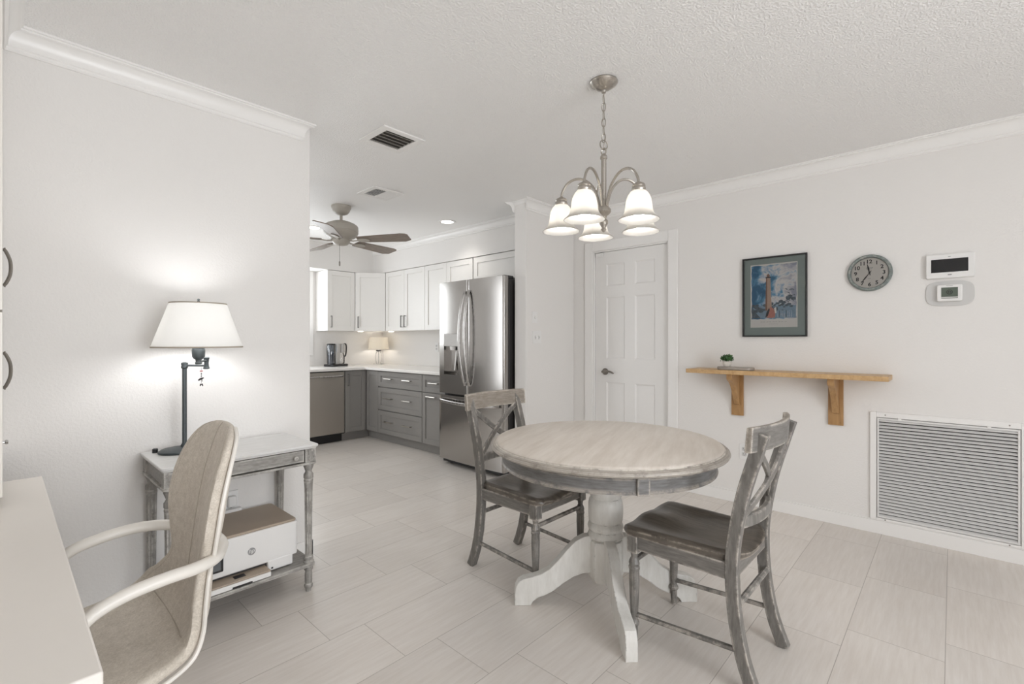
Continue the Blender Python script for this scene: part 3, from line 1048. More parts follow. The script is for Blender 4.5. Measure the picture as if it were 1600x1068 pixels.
for i in range(26):                                                     # caption line, too small to read
    px = -.085 + i * .0065
    if i % 6 != 5:
        m.box(px, -.0095, -.184 + .001 * (i % 3), px + .004, -.0093, -.1815 + .001 * (i % 2))
for i in range(9):
    m.box(-.03 + i * .0068, -.0095, -.1985, -.0265 + i * .0068, -.0093, -.197)
m.build('caption', GREYPRINT, ar, smooth=0)
MB().poly([(-W2 + .01, -.014, -H2 + .01), (W2 - .01, -.014, -H2 + .01), (W2 - .01, -.014, H2 - .01), (-W2 + .01, -.014, H2 - .01)]).build('glazing', PANE, ar)

# wall clock
ck = thing('wall_clock', 'round wall clock with worn grey-green rim and black numerals', 'clock', (XR, .388, 1.653), FACE_X)
MY = Matrix.Rotation(PI / 2, 3, 'X')      # lathe axis z -> -Y
m = MB()
pr = [(.116, 0), (.1175, .010), (.115, .022), (.108, .028), (.101, .027), (.097, .022), (.096, .012)]
m.loft([[(r * math.cos(2 * PI * j / 56), -h, r * math.sin(2 * PI * j / 56)) for j in range(56)] for r, h in pr + [(.096, 0)]], cap=False, closed=True)
m.build('rim', CLOCKRIM, ck)
MB().lathe([(.0965, .001), (.0965, .009)], (0, 0, 0), 56, M=MY).build('dial', DIAL, ck)
for i in range(12):
    a = PI / 2 - (i + 1) * PI / 6
    m = MB()
    text_mesh(m, str(i + 1), .033, (.073 * math.cos(a), -.0094, .073 * math.sin(a)), bold=.0009)
    m.build('numeral', INK, ck, smooth=0)
for z_, n_, w_, h_ in ((.031, 5, .0075, .0035), (.024, 3, .010, .0025), (-.036, 3, .006, .002)):
    m = MB()
    for i in range(n_):
        m.box((i - n_ / 2) * w_, -.0095, z_, (i - n_ / 2) * w_ + w_ * .75, -.0093, z_ + h_)
    m.build('dial_marking', GREYPRINT, ck, smooth=0)
for nm, ang, ln, wd, yy in (('hour_hand', 90 + 11.5, .060, .0052, .0125), ('minute_hand', 90 - 215.0, .079, .0042, .014)):
    a = math.radians(ang)
    dx, dz = math.cos(a), math.sin(a)
    nx_, nz_ = -dz, dx
    pts = [(-.016, .5), (-.004, .35), (ln * .25, .6), (ln * .5, .9), (ln * .8, .45), (ln, .12)]
    poly = [(s * dx + wd * k * nx_, s * dz + wd * k * nz_) for s, k in pts] + [(s * dx - wd * k * nx_, s * dz - wd * k * nz_) for s, k in reversed(pts)]
    MB().prism(poly, -yy - .001, -yy, 'y').build(nm, INK, ck, smooth=0)
MB().lathe([(.005, .009), (.005, .0165), (.003, .018)], (0, 0, 0), 14, M=MY).build('hub', INK, ck)
MB().poly([(.0962 * math.cos(2 * PI * j / 48), -.021, .0962 * math.sin(2 * PI * j / 48)) for j in range(48)]).build('crystal', PANE, ck)

# alarm keypad
al = thing('alarm_panel', 'white rectangular alarm touchscreen mounted above the thermostat', 'alarm panel', (XR, .011, 1.657), FACE_X)
MB().prism(rrect(-.105, -.071, .105, .071, .009), -.026, 0, 'y').build('housing', PLASTICW, al, bevel=.004)
MB().prism(rrect(-.0815, -.0365, .078, .041, .002), -.0267, -.0255, 'y').build('screen', SCREEN, al, smooth=0)
MB().box(-.007, -.0267, .0525, .004, -.0257, .0555).build('indicator', GREYPRINT, al, smooth=0)
MB().prism(rrect(-.009, -.055, .009, -.048, .003), -.0267, -.0257, 'y').build('badge', GREYPRINT, al, smooth=0)
# thermostat
th = thing('thermostat', 'small white thermostat on a pale grey oval backplate', 'thermostat', (XR, .012, 1.5), FACE_X)
pl = []
for i in range(48):
    t = 2 * PI * i / 48
    c_, s_ = math.cos(t), math.sin(t)
    pl.append((.106 * abs(c_) ** .55 * (1 if c_ > 0 else -1), -.003 + .074 * abs(s_) ** .6 * (1 if s_ > 0 else -1)))
MB().prism(pl, -.006, 0, 'y').build('backplate', PLATEG, th, bevel=.002)
MB().prism(rrect(-.055, -.049, .055, .048, .009), -.029, -.005, 'y').build('housing', PLASTICW, th, bevel=.004)
MB().prism(rrect(-.036, -.033, .036, .031, .001), -.0296, -.0285, 'y').build('display', LCD, th, smooth=0)
m = MB()
pts = [(.013 * math.cos(2 * PI * i / 20), -.0299, .004 + .012 * math.sin(2 * PI * i / 20)) for i in range(20)]
m.tube(pts, .0012, 4, closed=True)
m.box(-.006, -.0301, -.001, -.002, -.0296, .009).box(.002, -.0301, -.001, .006, -.0296, .009)
m.build('readout', BLACK, th, smooth=0)
MB().box(-.036, -.0299, -.030, .036, -.0295, -.024).build('button_strip', PLATEG, th)
MB().box(-.014, -.0295, .0385, .014, -.0288, .041).build('badge', GREYPRINT, th, smooth=0)

# oak wall shelf
sh = thing('wall_shelf', 'long honey oak wall shelf on two carved brackets', 'shelf', (XR, .881, .978), FACE_X)
MB().box(-.607, -.24, 0, .607, -.001, .03).build('board', OAK, sh, bevel=.002)
for bx in (-.305, .313):
    m = MB().box(bx - .042, -.020, -.318, bx + .042, -.001, 0)
    for sx in (-1, 1):
        m.lathe([(.0042, .0), (.0042, .022)], (bx + sx * .026, 0, -.296), 10, M=MY)
    br = m.build('bracket', OAKV, sh, bevel=.003)
    prof = spl([(-.20, 0), (-.20, -.03), (-.188, -.046), (-.155, -.062), (-.12, -.092), (-.09, -.135), (-.066, -.175), (-.045, -.21), (-.036, -.235), (-.020, -.238)], 28)
    MB().prism([(-.020, 0)] + list(prof), bx - .019, bx + .019, 'x').build('brace', OAKV, br, smooth=30, bevel=.003)
# tray and plant on the shelf
tr = MB().prism([(x * 1.0, z_) for x, z_ in rrect(-.125, -.055, .125, .055, .05, 8)], 0, .022, 'z')
tr = tr.build('wooden_board', DRIFT, smooth=30, bevel=.004)
tr.location, tr.rotation_euler = (XR - .155, 1.155, 1.008), (0, 0, FACE_X)
tag(tr, 'small grey driftwood board lying on the oak shelf', 'board')
pt = thing('potted_plant', 'tiny green plant in a pale stone pot on the driftwood board', 'plant', (XR - .155, 1.215, 1.0305), 0)
MB().lathe([(.021, 0), (.027, .010), (.030, .022), (.029, .034), (.026, .038), (.023, .036), (.022, .028), (0, .028)], n=18).build('pot', POT, pt)
m = MB()
rg = random.Random(11)
for i in range(210):
    a, e = rg.uniform(0, 2 * PI), math.asin(rg.uniform(-.25, 1))
    k = rg.uniform(.55, 1.0)
    d = Vector((math.cos(a) * math.cos(e), math.sin(a) * math.cos(e), math.sin(e)))
    base = Vector((d.x * .043 * k, d.y * .043 * k, .056 + d.z * .030 * k))
    q = Matrix.Rotation(rg.uniform(0, 2 * PI), 3, d) @ d.orthogonal().normalized()
    q = (q + d * rg.uniform(.1, .6)).normalized()
    sd = q.cross(d).normalized() * rg.uniform(.0045, .0075)
    tip = base + q * rg.uniform(.014, .022)
    mid = base.lerp(tip, .5)
    up = sd.cross(q).normalized() * .0018
    m.add([base, mid + sd, tip, mid - sd, mid + up], [(0, 1, 4), (1, 2, 4), (2, 3, 4), (3, 0, 4)])
    if i % 14 == 0:
        m.tube([(0, 0, .028), base], .0011, 4)
m.build('foliage', LEAF, pt, smooth=0)

# return-air grille
gr = thing('return_air_grille', 'large white louvred return air grille low on the right wall', 'vent', (XR, .0385, .42), FACE_X)
gw, gh = .3105, .3135
m = MB()
for x0, z0, x1, z1 in ((-gw - .036, -gh - .018, -gw - .004, gh + .036), (gw + .004, -gh - .018, gw + .036, gh + .036), (-gw - .004, gh + .004, gw + .004, gh + .036), (-gw - .004, -gh - .018, gw + .004, -gh - .004)):
    m.box(x0, -.014, z0, x1, -.0005, z1)
m.build('surround', TRIM, gr, bevel=.0015)
m = MB()
for x0, z0, x1, z1 in ((-gw, -gh, -gw + .009, gh), (gw - .009, -gh, gw, gh), (-gw + .009, gh - .010, gw - .009, gh), (-gw + .009, -gh, gw - .009, -gh + .010)):
    m.box(x0, -.016, z0, x1, -.002, z1)
m.build('frame', GRILLE, gr, bevel=.001)
MB().box(-gw, -.002, -gh, gw, -.0008, gh).build('backing', SLOT, gr)
m = MB()
ns = 31
for i in range(ns):
    zc = gh - .016 - i * (2 * gh - .030) / (ns - 1)
    m.obox((0, -.0085, zc), (2 * gw - .016, .0205, .0011), Matrix.Rotation(math.radians(38), 3, 'X'))
m.build('louvres', GRILLE, gr, smooth=0)
for sx, sz in ((-.27, gh + .02), (.27, gh + .02), (-.27, -gh - .011), (.27, -gh - .011)):
    MB().lathe([(.0035, 0), (.0035, .016), (.002, .0165)], (sx, 0, sz), 10, M=MY).build('screw', BRONZE, gr)
for sx in (-.20, .19):
    MB().box(sx - .008, -.018, gh - .003, sx + .008, -.014, gh + .008).build('catch', TRIM, gr, bevel=.001)


def outlet(label, loc, rz, horizontal=False):
    o = thing('wall_outlet', label, 'outlet', loc, rz)
    MB().prism(rrect(-.035, -.057, .035, .057, .004), -.006, -.0005, 'y').build('cover_plate', PLASTICW, o, bevel=.002)
    for sz in (-.0195, .0195):
        r = MB().prism(rrect(-.017, sz - .0145, .017, sz + .0145, .009), -.008, -.005, 'y').build('receptacle', PLATEG, o)
        MB().box(-.008, -.0085, sz - .002, -.006, -.0078, sz + .007).box(.006, -.0085, sz - .002, .008, -.0078, sz + .007).box(-.002, -.0085, sz - .0095, .002, -.0078, sz - .006).build('slots', BLACK, r)
    return o


outlet('white duplex outlet low on the right wall behind the near chair', (XR, 1.14, .392), FACE_X)
outlet('white duplex outlet on the kitchen backsplash beside the refrigerator', (XR, 4.82, 1.135), FACE_X)
wo = outlet('white outlet under the console table with plugs in it', (.798, YD, .40), 0)
ad = MB().box(-.034, -.040, -.075, .040, -.009, -.028).box(-.030, -.036, -.079, .036, -.011, -.0745, 1).build('adapter', [PLASTICW, BLACK], wo, bevel=.002)
MB().box(-.018, -.032, -.020, .020, -.009, .034).build('plug', PLASTICW, wo, bevel=.006)

# switches on the wing wall
sw = thing('light_switch', 'white double light switch on the narrow wall beside the door', 'light switch', (3.226, YD, 1.25), 0)
MB().prism(rrect(-.057, -.057, .057, .057, .004), -.006, -.0005, 'y').build('cover_plate', PLASTICW, sw, bevel=.002)
for sx in (-.023, .023):
    MB().box(sx - .008, -.0075, -.016, sx + .008, -.005, .016).build('bezel', PLATEG, sw)
    MB().obox((sx, -.011, .004), (.008, .016, .010), Matrix.Rotation(.6, 3, 'X')).build('toggle', PLASTICW, sw, bevel=.001)
dm = thing('dimmer_switch', 'white single switch plate above the double light switch', 'light switch', (3.196, YD, 1.425), 0)
MB().prism(rrect(-.035, -.05, .035, .05, .004), -.005, -.0005, 'y').build('cover_plate', PLASTICW, dm, bevel=.002)
MB().lathe([(.012, .004), (.012, .014), (.010, .016)], (0, 0, 0), 16, M=MY).build('dial', PLASTICW, dm)

# ------------------------------------------------------------------ ceiling registers
def register(label, x0, x1, y0, y1, kind):
    o = thing('ceiling_vent', label, 'vent', ((x0 + x1) / 2, (y0 + y1) / 2, H), 0)
    a, b = (x1 - x0) / 2, (y1 - y0) / 2
    f = .042
    m = MB()
    for p, q, r, s_ in ((-a, -b, -a + f, b), (a - f, -b, a, b), (-a + f, -b, a - f, -b + f), (-a + f, b - f, a - f, b)):
        m.box(p, q, -.009, r, s_, -.0005)
    m.build('frame', TRIM, o, bevel=.002)
    MB().box(-a + f, -b + f, -.002, a - f, b - f, -.0006).build('duct_opening', SLOT, o)
    m = MB()
    if kind == 0:
        n = 5
        for i in range(n):
            yy = -b + f + (2 * (b - f)) * (i + .5) / n
            m.obox((0, yy, -.006), (2 * (a - f), .014, .0012), Matrix.Rotation(math.radians(42), 3, 'X'))
    else:
        n = 12
        for i in range(n):
            xx = -a + f + 2 * (a - f) * (i + .5) / n
            m.obox((xx, 0, -.006), (.011, 2 * (b - f), .0012), Matrix.Rotation(math.radians(-62 if i < 6 else 28), 3, 'Y'))
        m.box(-.003, -b + f, -.009, .003, b - f, -.002)
    m.build('louvres', SLAT if kind == 0 else TRIM, o, smooth=0)
    return o


register('white ceiling vent with four dark slots near the dividing wall', 1.475, 1.76, 2.35, 2.63, 0)
register('white ceiling vent half dark half light above the ceiling fan', 2.00, 2.28, 3.33, 3.60, 1)

# recessed lights
for i, (x, y, lab) in enumerate(((3.12, 3.80, 'round recessed ceiling light before the kitchen cabinets'), (2.30, 5.05, 'round recessed ceiling light behind the fan blades'))):
    o = thing('recessed_light', lab, 'ceiling light', (x, y, H), 0, 'recessed kitchen lights')
    rings = [[(r * math.cos(2 * PI * j / 32), r * math.sin(2 * PI * j / 32), zz) for j in range(32)] for r, zz in ((.062, -.004), (.085, -.008), (.090, -.003), (.090, -.0003), (.062, -.0003))]
    MB().loft(rings, cap=False, closed=True).build('trim_ring', TRIM, o)
    MB().lathe([(.061, -.0045), (.061, -.0015)], n=32).build('lens', CANLIGHT, o)
    d = bpy.data.lights.new('recessed_beam', 'SPOT')
    d.energy, d.spot_size, d.spot_blend, d.shadow_soft_size, d.color = 8, 2.2, .6, .06, (1.0, .95, .88)
    q = bpy.data.objects.new('recessed_beam', d)
    COL.objects.link(q)
    q.location = (x, y, H - .02)

# ------------------------------------------------------------------ ceiling fan
FX, FY = 2.105, 4.065
fn = thing('ceiling_fan', 'cream ceiling fan with five dark wood blades in the kitchen', 'ceiling fan', (FX, FY, 0), 0)
MB().lathe([(.085, 2.44), (.087, 2.428), (.083, 2.415), (.078, 2.408), (.072, 2.39), (.058, 2.372), (.035, 2.362), (.02, 2.36)], n=32).build('canopy', FANW, fn)
MB().lathe([(.013, 2.37), (.013, 2.31), (.024, 2.306), (.026, 2.295)], n=16).build('downrod', FANW, fn)
MB().lathe([(.02, 2.305), (.075, 2.296), (.120, 2.278), (.142, 2.262), (.148, 2.25), (.150, 2.215), (.146, 2.208), (.150, 2.20), (.144, 2.185), (.125, 2.16), (.095, 2.145), (.09, 2.135)], n=40).build('motor', FANW, fn)
MB().lathe([(.075, 2.15), (.080, 2.13), (.072, 2.105), (.055, 2.09), (.03, 2.083), (0, 2.082)], n=28).build('switch_housing', FANW, fn)
MB().tube([(-.03, -.03, 2.09), (-.03, -.03, 1.93)], .0018, 6).lathe([(.003, 1.935), (.0065, 1.925), (.0065, 1.895), (.003, 1.89)], (-.03, -.03, 0), 10).build('pull_chain', BRONZE, fn)
A0 = math.degrees(HEAD) - 90
for k in range(5):
    a = math.radians(A0 - 11 + 72 * k)
    rot = Matrix.Rotation(a, 3, 'Z')
    tilt = Matrix.Rotation(math.radians(-13), 3, 'X')
    # blade iron
    m = MB()
    for (p, q, r) in (((.07, 0, 2.125), (.12, 0, 2.118), .012), ((.12, 0, 2.118), (.17, 0, 2.122), .010)):
        m.tube([rot @ Vector(p), rot @ Vector(q)], r, 8, flat=.5)
    pl = [(.16 + .06 * (1 - math.cos(t)) , .034 * math.sin(t)) for t in [2 * PI * i / 20 for i in range(20)]]
    vs = []
    for zz in (-.012, -.006):
        for px, py in pl:
            vs.append(rot @ (Vector((px, 0, 2.13)) + tilt @ Vector((0, py, zz))))
    n = 20
    m.add(vs, [tuple(range(n - 1, -1, -1)), tuple(range(n, 2 * n))] + [(j, (j + 1) % n, n + (j + 1) % n, n + j) for j in range(n)])
    bi = m.build('blade_iron', FANW, fn)
    out = [(.175, -.055), (.165, -.03), (.165, .03), (.175, .055), (.595, .076), (.655, .05), (.660, -.052), (.645, -.070), (.60, -.078)]
    m = MB().prism(out, -.004, .004, 'z')
    b = m.build('blade', BLADE, bi, smooth=0, bevel=.001)
    b.rotation_euler = (math.radians(-13), 0, a)
    b.rotation_mode = 'XYZ'
    b.matrix_local = Matrix.Translation((0, 0, 2.13)) @ Matrix.Rotation(a, 4, 'Z') @ Matrix.Rotation(math.radians(-13), 4, 'X')

# ------------------------------------------------------------------ kitchen cabinets
def shaker(m, x0, x1, z0, z1, t=.02, st=.055, yf=0.0, mi=0):
    """frame-and-panel front whose face lies at y = yf, local coordinates"""
    g = .0015
    x0, x1, z0, z1 = x0 + g, x1 - g, z0 + g, z1 - g
    s2 = min(st, (x1 - x0) * .3, (z1 - z0) * .3)
    m.box(x0, yf, z0, x0 + s2, yf + t, z1, mi).box(x1 - s2, yf, z0, x1, yf + t, z1, mi)
    m.box(x0 + s2, yf, z0, x1 - s2, yf + t, z0 + s2, mi).box(x0 + s2, yf, z1 - s2, x1 - s2, yf + t, z1, mi)
    m.box(x0 + s2, yf + .009, z0 + s2, x1 - s2, yf + t, z1 - s2, mi)
    return m


def pull(parent, x, z, ln, vertical, mat=PULL, out=.028):
    m = MB()
    h = ln / 2
    if vertical:
        P = [(x, 0, z - h + .006), (x, -out, z - h + .006)], [(x, 0, z + h - .006), (x, -out, z + h - .006)], [(x, -out, z - h), (x, -out, z + h)]
    else:
        P = [(x - h + .006, 0, z), (x - h + .006, -out, z)], [(x + h - .006, 0, z), (x + h - .006, -out, z)], [(x - h, -out, z), (x + h, -out, z)]
    m.tube(P[0], .0045, 6).tube(P[1], .0045, 6).tube(P[2], .0062, 8)
    return m.build('handle', mat, parent)


XF, YF = 3.13, 5.40        # faces of the two base runs
CT = .86
# dishwasher
dw = thing('dishwasher', 'stainless dishwasher with bar handle beside the grey corner cabinet', 'dishwasher', (2.242, YF, 0), 0)
MB().box(.004, .03, .10, .594, .62, CT - .005).build('tub', DARKGREY, dw)
MB().box(.003, 0, .108, .595, .03, .848).build('door', STEEL_D, dw, bevel=.004)
m = MB().tube(spl([(.04, -.002, .795), (.045, -.038, .797), (.09, -.046, .797), (.30, -.048, .797), (.51, -.046, .797), (.552, -.038, .797), (.558, -.002, .795)], 30), .0115, 10)
m.build('handle', STEEL_H, dw)
MB().box(.0, .07, .0, .597, .09, .10).box(.0, .0, .10, .597, .02, .107).build('kick_plate', BLACK, dw)
# corner base cabinet
cb = thing('base_cabinet', 'grey corner base cabinet with two narrow doors meeting at the inside corner', 'cabinet', (0, 0, 0), 0, 'grey base cabinets')
m = MB().box(2.842, YF + .021, .10, XR - .004, YK - .004, CT).box(XF + .021, 5.127, .10, XR - .004, YF + .021, CT)
m.box(2.842, YF + .075, 0, XF + .07, YF + .095, .10).box(XF + .07, 5.127, 0, XF + .09, YF + .095, .10)
m.build('carcass', CABG, cb)
dl = shaker(MB(), 2.850, XF - .006, .105, .852, yf=YF).build('door', CABG, cb, bevel=.0012)
h = pull(dl, 2.885, .745, .15, True)
h.location = (0, YF, 0)
e = shaker(MB(), 0, .268, .105, .852).build('door', CABG, cb, bevel=.0012)
e.location, e.rotation_euler = (XF, YF - .006, 0), (0, 0, FACE_X)


def base_unit(label, ytop, width, fronts):
    o = thing('base_cabinet', label, 'cabinet', (XF, ytop, 0), FACE_X, 'grey base cabinets')
    m = MB().box(.002, .021, .10, width - .002, XR - XF - .004, CT).box(0, .07, 0, width, .09, .10)
    m.build('carcass', CABG, o)
    for kind, z0, z1, pulls in fronts:
        f = shaker(MB(), .002, width - .002, z0, z1).build(kind, CABG, o, bevel=.0012)
        for px, pz in pulls:
            pull(f, px, pz, .155, False, NICKEL)
    return o


wd = .885
base_unit('grey base cabinet with three wide drawers and six bar pulls', 5.127, wd,
          [('drawer', .665, .852, [(.24, .767), (.62, .767)]), ('drawer', .388, .658, [(.24, .535), (.62, .535)]), ('drawer', .105, .381, [(.24, .255), (.62, .255)])])
base_unit('grey base cabinet with one drawer over a door, next to the refrigerator', 4.240, .44,
          [('drawer', .665, .852, [(.22, .767)]), ('door', .105, .658, [(.18, .62)])])
# worktop
def added_unit(label, x0, width):  # unseen cabinets added so the refrigerator has something grey to reflect
    o = thing('base_cabinet', label, 'cabinet', (x0, YF, 0), 0, 'grey base cabinets')
    MB().box(.002, .021, .10, width - .002, YK - YF - .004, CT).box(0, .07, 0, width, .09, .10).build('carcass', CABG, o)
    for k in range(2):
        f = shaker(MB(), k * width / 2, (k + 1) * width / 2, .105, .852).build('door', CABG, o, bevel=.0012)
        pull(f, width / 2 + (-.045 if k == 0 else .045), .74, .15, True)


added_unit('unseen grey base cabinet added for refrigerator reflections, left of the dishwasher', 1.335, .90)
added_unit('unseen grey base cabinet added for refrigerator reflections, far left end of the counter', .43, .90)
m = MB().prism([(.42, YF - .03), (XF - .03, YF - .03), (XF - .03, 3.80), (XR - .002, 3.80), (XR - .002, YK - .002), (.42, YK - .002)], CT, .89, 'z')  # stretch left of the dishwasher is unseen, extended over the added cabinets
tag(m.build('countertop', QUARTZ, smooth=0, bevel=.003), 'white L-shaped quartz countertop over the grey cabinets', 'countertop')

# wall cabinets
UB, UT = 1.346, 2.108


def wall_unit(label, loc, rz, width, depth, z0, z1, doors, pulls):
    o = thing('wall_cabinet', label, 'cabinet', loc, rz, 'white wall cabinets')
    MB().box(.001, .021, z0, width - .001, depth, z1).build('carcass', CABW, o)
    for (a, b), (px, pz) in zip(doors, pulls):
        f = shaker(MB(), a, b, z0, z1, st=.06).build('door', CABW, o, bevel=.0012)
        if px is not None:
            pull(f, px, pz, .15, True)
    return o


wall_unit('white wall cabinet with one door, leftmost beside the kitchen window', (2.785, 5.73, 0), 0, .374, .326, UB, UT, [(0, .374)], [(.045, UB + .115)])
XU = 3.44
wall_unit('white double wall cabinet with paired pulls left of the refrigerator', (XU, 5.450, 0), FACE_X, .842, .346, UB, UT, [(0, .421), (.421, .842)], [(.385, UB + .115), (.457, UB + .115)])
wall_unit('white double wall cabinet partly hidden behind the refrigerator top', (XU, 4.606, 0), FACE_X, .842, .346, UB, UT, [(0, .405), (.405, .842)], [(.37, UB + .115), (.44, UB + .115)])
wall_unit('white short wide wall cabinet above the refrigerator', (XU, 3.752, 0), FACE_X, .918, .346, 1.84, UT, [(0, .918)], [(None, None)])
cw = thing('wall_cabinet', 'white diagonal corner wall cabinet above the small kitchen lamp', 'cabinet', (0, 0, 0), 0, 'white wall cabinets')
p0, p1 = Vector((3.161, 5.73)), Vector((3.438, 5.452))
dirv = (p1 - p0).normalized()
inn = Vector((-dirv.y, dirv.x)) * .021
MB().prism([tuple(p0 + inn), tuple(p1 + inn), (XR - .004, 5.455), (XR - .004, YK - .004), (3.164, YK - .004)], UB, UT, 'z').build('carcass', CABW, cw, smooth=0)
wdt = (p1 - p0).length
e = shaker(MB(), 0, wdt, UB, UT, st=.06).build('door', CABW, cw, bevel=.0012)
e.location, e.rotation_euler = (p0.x, p0.y, 0), (0, 0, math.atan2(dirv.y, dirv.x))
pull(e, .045, UB + .115, .15, True)
for x, y in ((3.30, 5.84), (3.62, 5.60)):
    MB().lathe([(.035, UB - .004), (.035, UB - .001)], (x, y, 0), 20).build('puck_light', PUCK, cw)

# ------------------------------------------------------------------ refrigerator
fr = thing('refrigerator', 'stainless french-door refrigerator with water dispenser and curved handles', 'refrigerator', (2.97, 3.768, 0), FACE_X)
FW = .905
MB().box(.006, .085, .045, FW - .006, .80, 1.765).build('body', DARKGREY, fr, bevel=.004)
MB().box(.02, .06, .02, FW - .02, .78, .05).build('base_grille', BLACK, fr)


def bowed(m, x0, x1, z0, z1, t, hole=None, depth=.08):
    """slightly bowed steel front; bow is shared by the whole width of the appliance"""
    def yv(x):
        return .017 * (2 * x / FW - 1) ** 2 + (.010 * max(0, 1 - min(x - x0, x1 - x) / .012) ** 2)
    xs = sorted(set([x0 + (x1 - x0) * i / 24 for i in range(25)] + [x0 + .004, x0 + .012, x1 - .004, x1 - .012] + ([hole[0], hole[1]] if hole else [])))
    zs = sorted(set([z0, z1] + ([hole[2], hole[3]] if hole else [])))
    n = len(xs)
    vs = [(x, yv(x), zz) for zz in zs for x in xs]
    off = len(vs)
    vs += [(x, t, zz) for zz in zs for x in xs]
    fs = []
    for j in range(len(zs) - 1):
        for i in range(n - 1):
            a = j * n + i
            inh = hole and hole[0] <= xs[i] < hole[1] - 1e-6 and hole[2] <= zs[j] < hole[3] - 1e-6
            if not inh:
                fs.append((a, a + 1, a + n + 1, a + n))
            fs.append((off + a, off + a + n, off + a + n + 1, off + a + 1))
    for j in range(len(zs) - 1):
        a, b = j * n, j * n + n - 1
        fs.append((a, a + n, off + a + n, off + a))
        fs.append((b, off + b, off + b + n, b + n))
    J = (len(zs) - 1) * n
    for i in range(n - 1):
        fs.append((i, off + i, off + i + 1, i + 1))
        fs.append((J + i, J + i + 1, off + J + i + 1, off + J + i))
    m.add(vs, fs)


SP = .452
m = MB()
HOLE = (.092, .312, .892, 1.29)
bowed(m, .003, SP - .002, .708, 1.79, .072, HOLE)
dl_ = m.build('left_door', STEEL, fr, smooth=35)
m = MB()
bowed(m, SP + .002, FW - .003, .708, 1.79, .072)
dr_ = m.build('right_door', STEEL, fr, smooth=35)
m = MB()
bowed(m, .003, FW - .003, .062, .688, .072)
fz = m.build('freezer_drawer', STEEL, fr, smooth=35)
# dispenser recess
m = MB()
a, b, c_, d_ = HOLE
m.box(a, .055, c_, b, .070, d_).box(a, .006, c_, a + .004, .06, d_).box(b - .004, .006, c_, b, .06, d_).box(a, .006, d_ - .004, b, .06, d_)
m.add([(a, .016, c_), (b, .006, c_), (b, .060, c_ + .03), (a, .060, c_ + .03)], [(0, 1, 2, 3)])
m.build('dispenser_recess', STEEL, dl_, smooth=0)
MB().box(a + .004, .004, 1.165, b - .004, .05, d_ - .003).build('dispenser_panel', CHROME, dl_, bevel=.003)
MB().lathe([(.034, 1.128), (.040, 1.150), (.044, 1.166)], ((a + b) / 2, .032, 0), 20, sy=.6).build('ice_chute', PLASTICW, dl_)
MB().obox(((a + b) / 2 + .02, .048, 1.03), (.022, .008, .2), Matrix.Rotation(-.12, 3, 'X')).build('paddle', STEEL_H, dl_, bevel=.002)


def bow_handle(parent, x, z0, z1, bend):
    pts = []
    for i in range(25):
        t = i / 24
        s_ = math.sin(PI * t)
        pts.append((x + bend * s_, -.006 - .058 * s_ ** .6, z0 + (z1 - z0) * t))
    MB().sweep(pts, [(q[0], q[1]) for q in rrect(-.014, -.008, .014, .008, .006, 3)], (1, 0, 0)).build('handle', STEEL_H, parent)


bow_handle(dl_, SP - .030, .80, 1.685, -.028)
bow_handle(dr_, SP + .030, .80, 1.685, -.012)
pts = []
for i in range(31):
    t = i / 30
    s_ = math.sin(PI * t)
    pts.append((.04 + (FW - .08) * t, -.004 - .052 * s_ ** .5, .640 - .012 * s_))
MB().sweep(pts, [(q[0], q[1]) for q in rrect(-.015, -.008, .015, .008, .006, 3)], (0, 0, 1)).build('handle', STEEL_H, fz)
for x in (.07, FW - .07):
    MB().box(x - .05, .05, 1.766, x + .05, .16, 1.80).build('hinge_cover', DARKGREY, fr, bevel=.006)
    MB().lathe([(.022, 0), (.022, .012), (.012, .016), (.012, .045)], (x + (.03 if x < .4 else -.03), .11, 0), 14).build('foot', BLACK, fr)
m = MB()
text_mesh(m, 'LG', .036, (FW - .085, .0135, 1.705), bold=.0008)
m.build('lettering', PLASTICW, dr_, smooth=0)
MB().lathe([(.013, 0), (.013, .0012)], (FW - .125, .0115, 1.705), 18, M=MY).build('badge', PLASTICW, dr_, smooth=0)

# ------------------------------------------------------------------ on the counter
cm = thing('coffee_maker', 'black and silver coffee maker on the white counter above the dishwasher', 'coffee maker', (2.965, 5.86, .8905), math.radians(18))
MB().prism(rrect(-.14, -.085, .14, .085, .03), 0, .028, 'z').build('base', BLACK, cm, bevel=.004)
MB().lathe([(.048, .03), (.052, .05), (.054, .16), (.054, .27), (.050, .275)], (-.085, 0, 0), 24).build('water_tank', TANKG, cm)
MB().lathe([(.040, .032), (.042, .05), (.042, .17), (.0, .172)], (-.085, 0, 0), 20).build('inner_flask', flat('dark_blue_glass', (.035, .05, .085), .12), cm)
MB().lathe([(.052, .274), (.054, .284), (.048, .292), (0, .293)], (-.085, 0, 0), 24).build('lid', BLACK, cm)
MB().prism(rrect(-.03, -.03, .035, .075, .015), .028, .18, 'z').build('column', SILVER, cm, bevel=.004)
MB().box(-.032, .0, .03, -.024, .07, .285).build('spine', BLACK, cm, bevel=.002)
m = MB().lathe([(.036, .175), (.040, .19), (.041, .285), (.036, .292), (0, .293)], (.012, -.01, 0), 24)
m.build('brew_head', SILVER, cm)
MB().prism(rrect(.05, -.05, .115, .05, .02), .175, .290, 'z').build('grinder', SILVER, cm, bevel=.005)
MB().tube(spl([(.112, -.02, .283), (.138, -.02, .288), (.156, -.02, .268), (.158, -.02, .215), (.150, -.02, .155), (.135, -.02, .122)], 18), .008, 8, flat=1.3).build('carafe_handle', BLACK, cm)
MB().lathe([(.038, .03), (.046, .045), (.048, .11), (.042, .14), (.034, .165), (.036, .172)], (.085, 0, 0), 20).build('carafe', GLASS, cm)
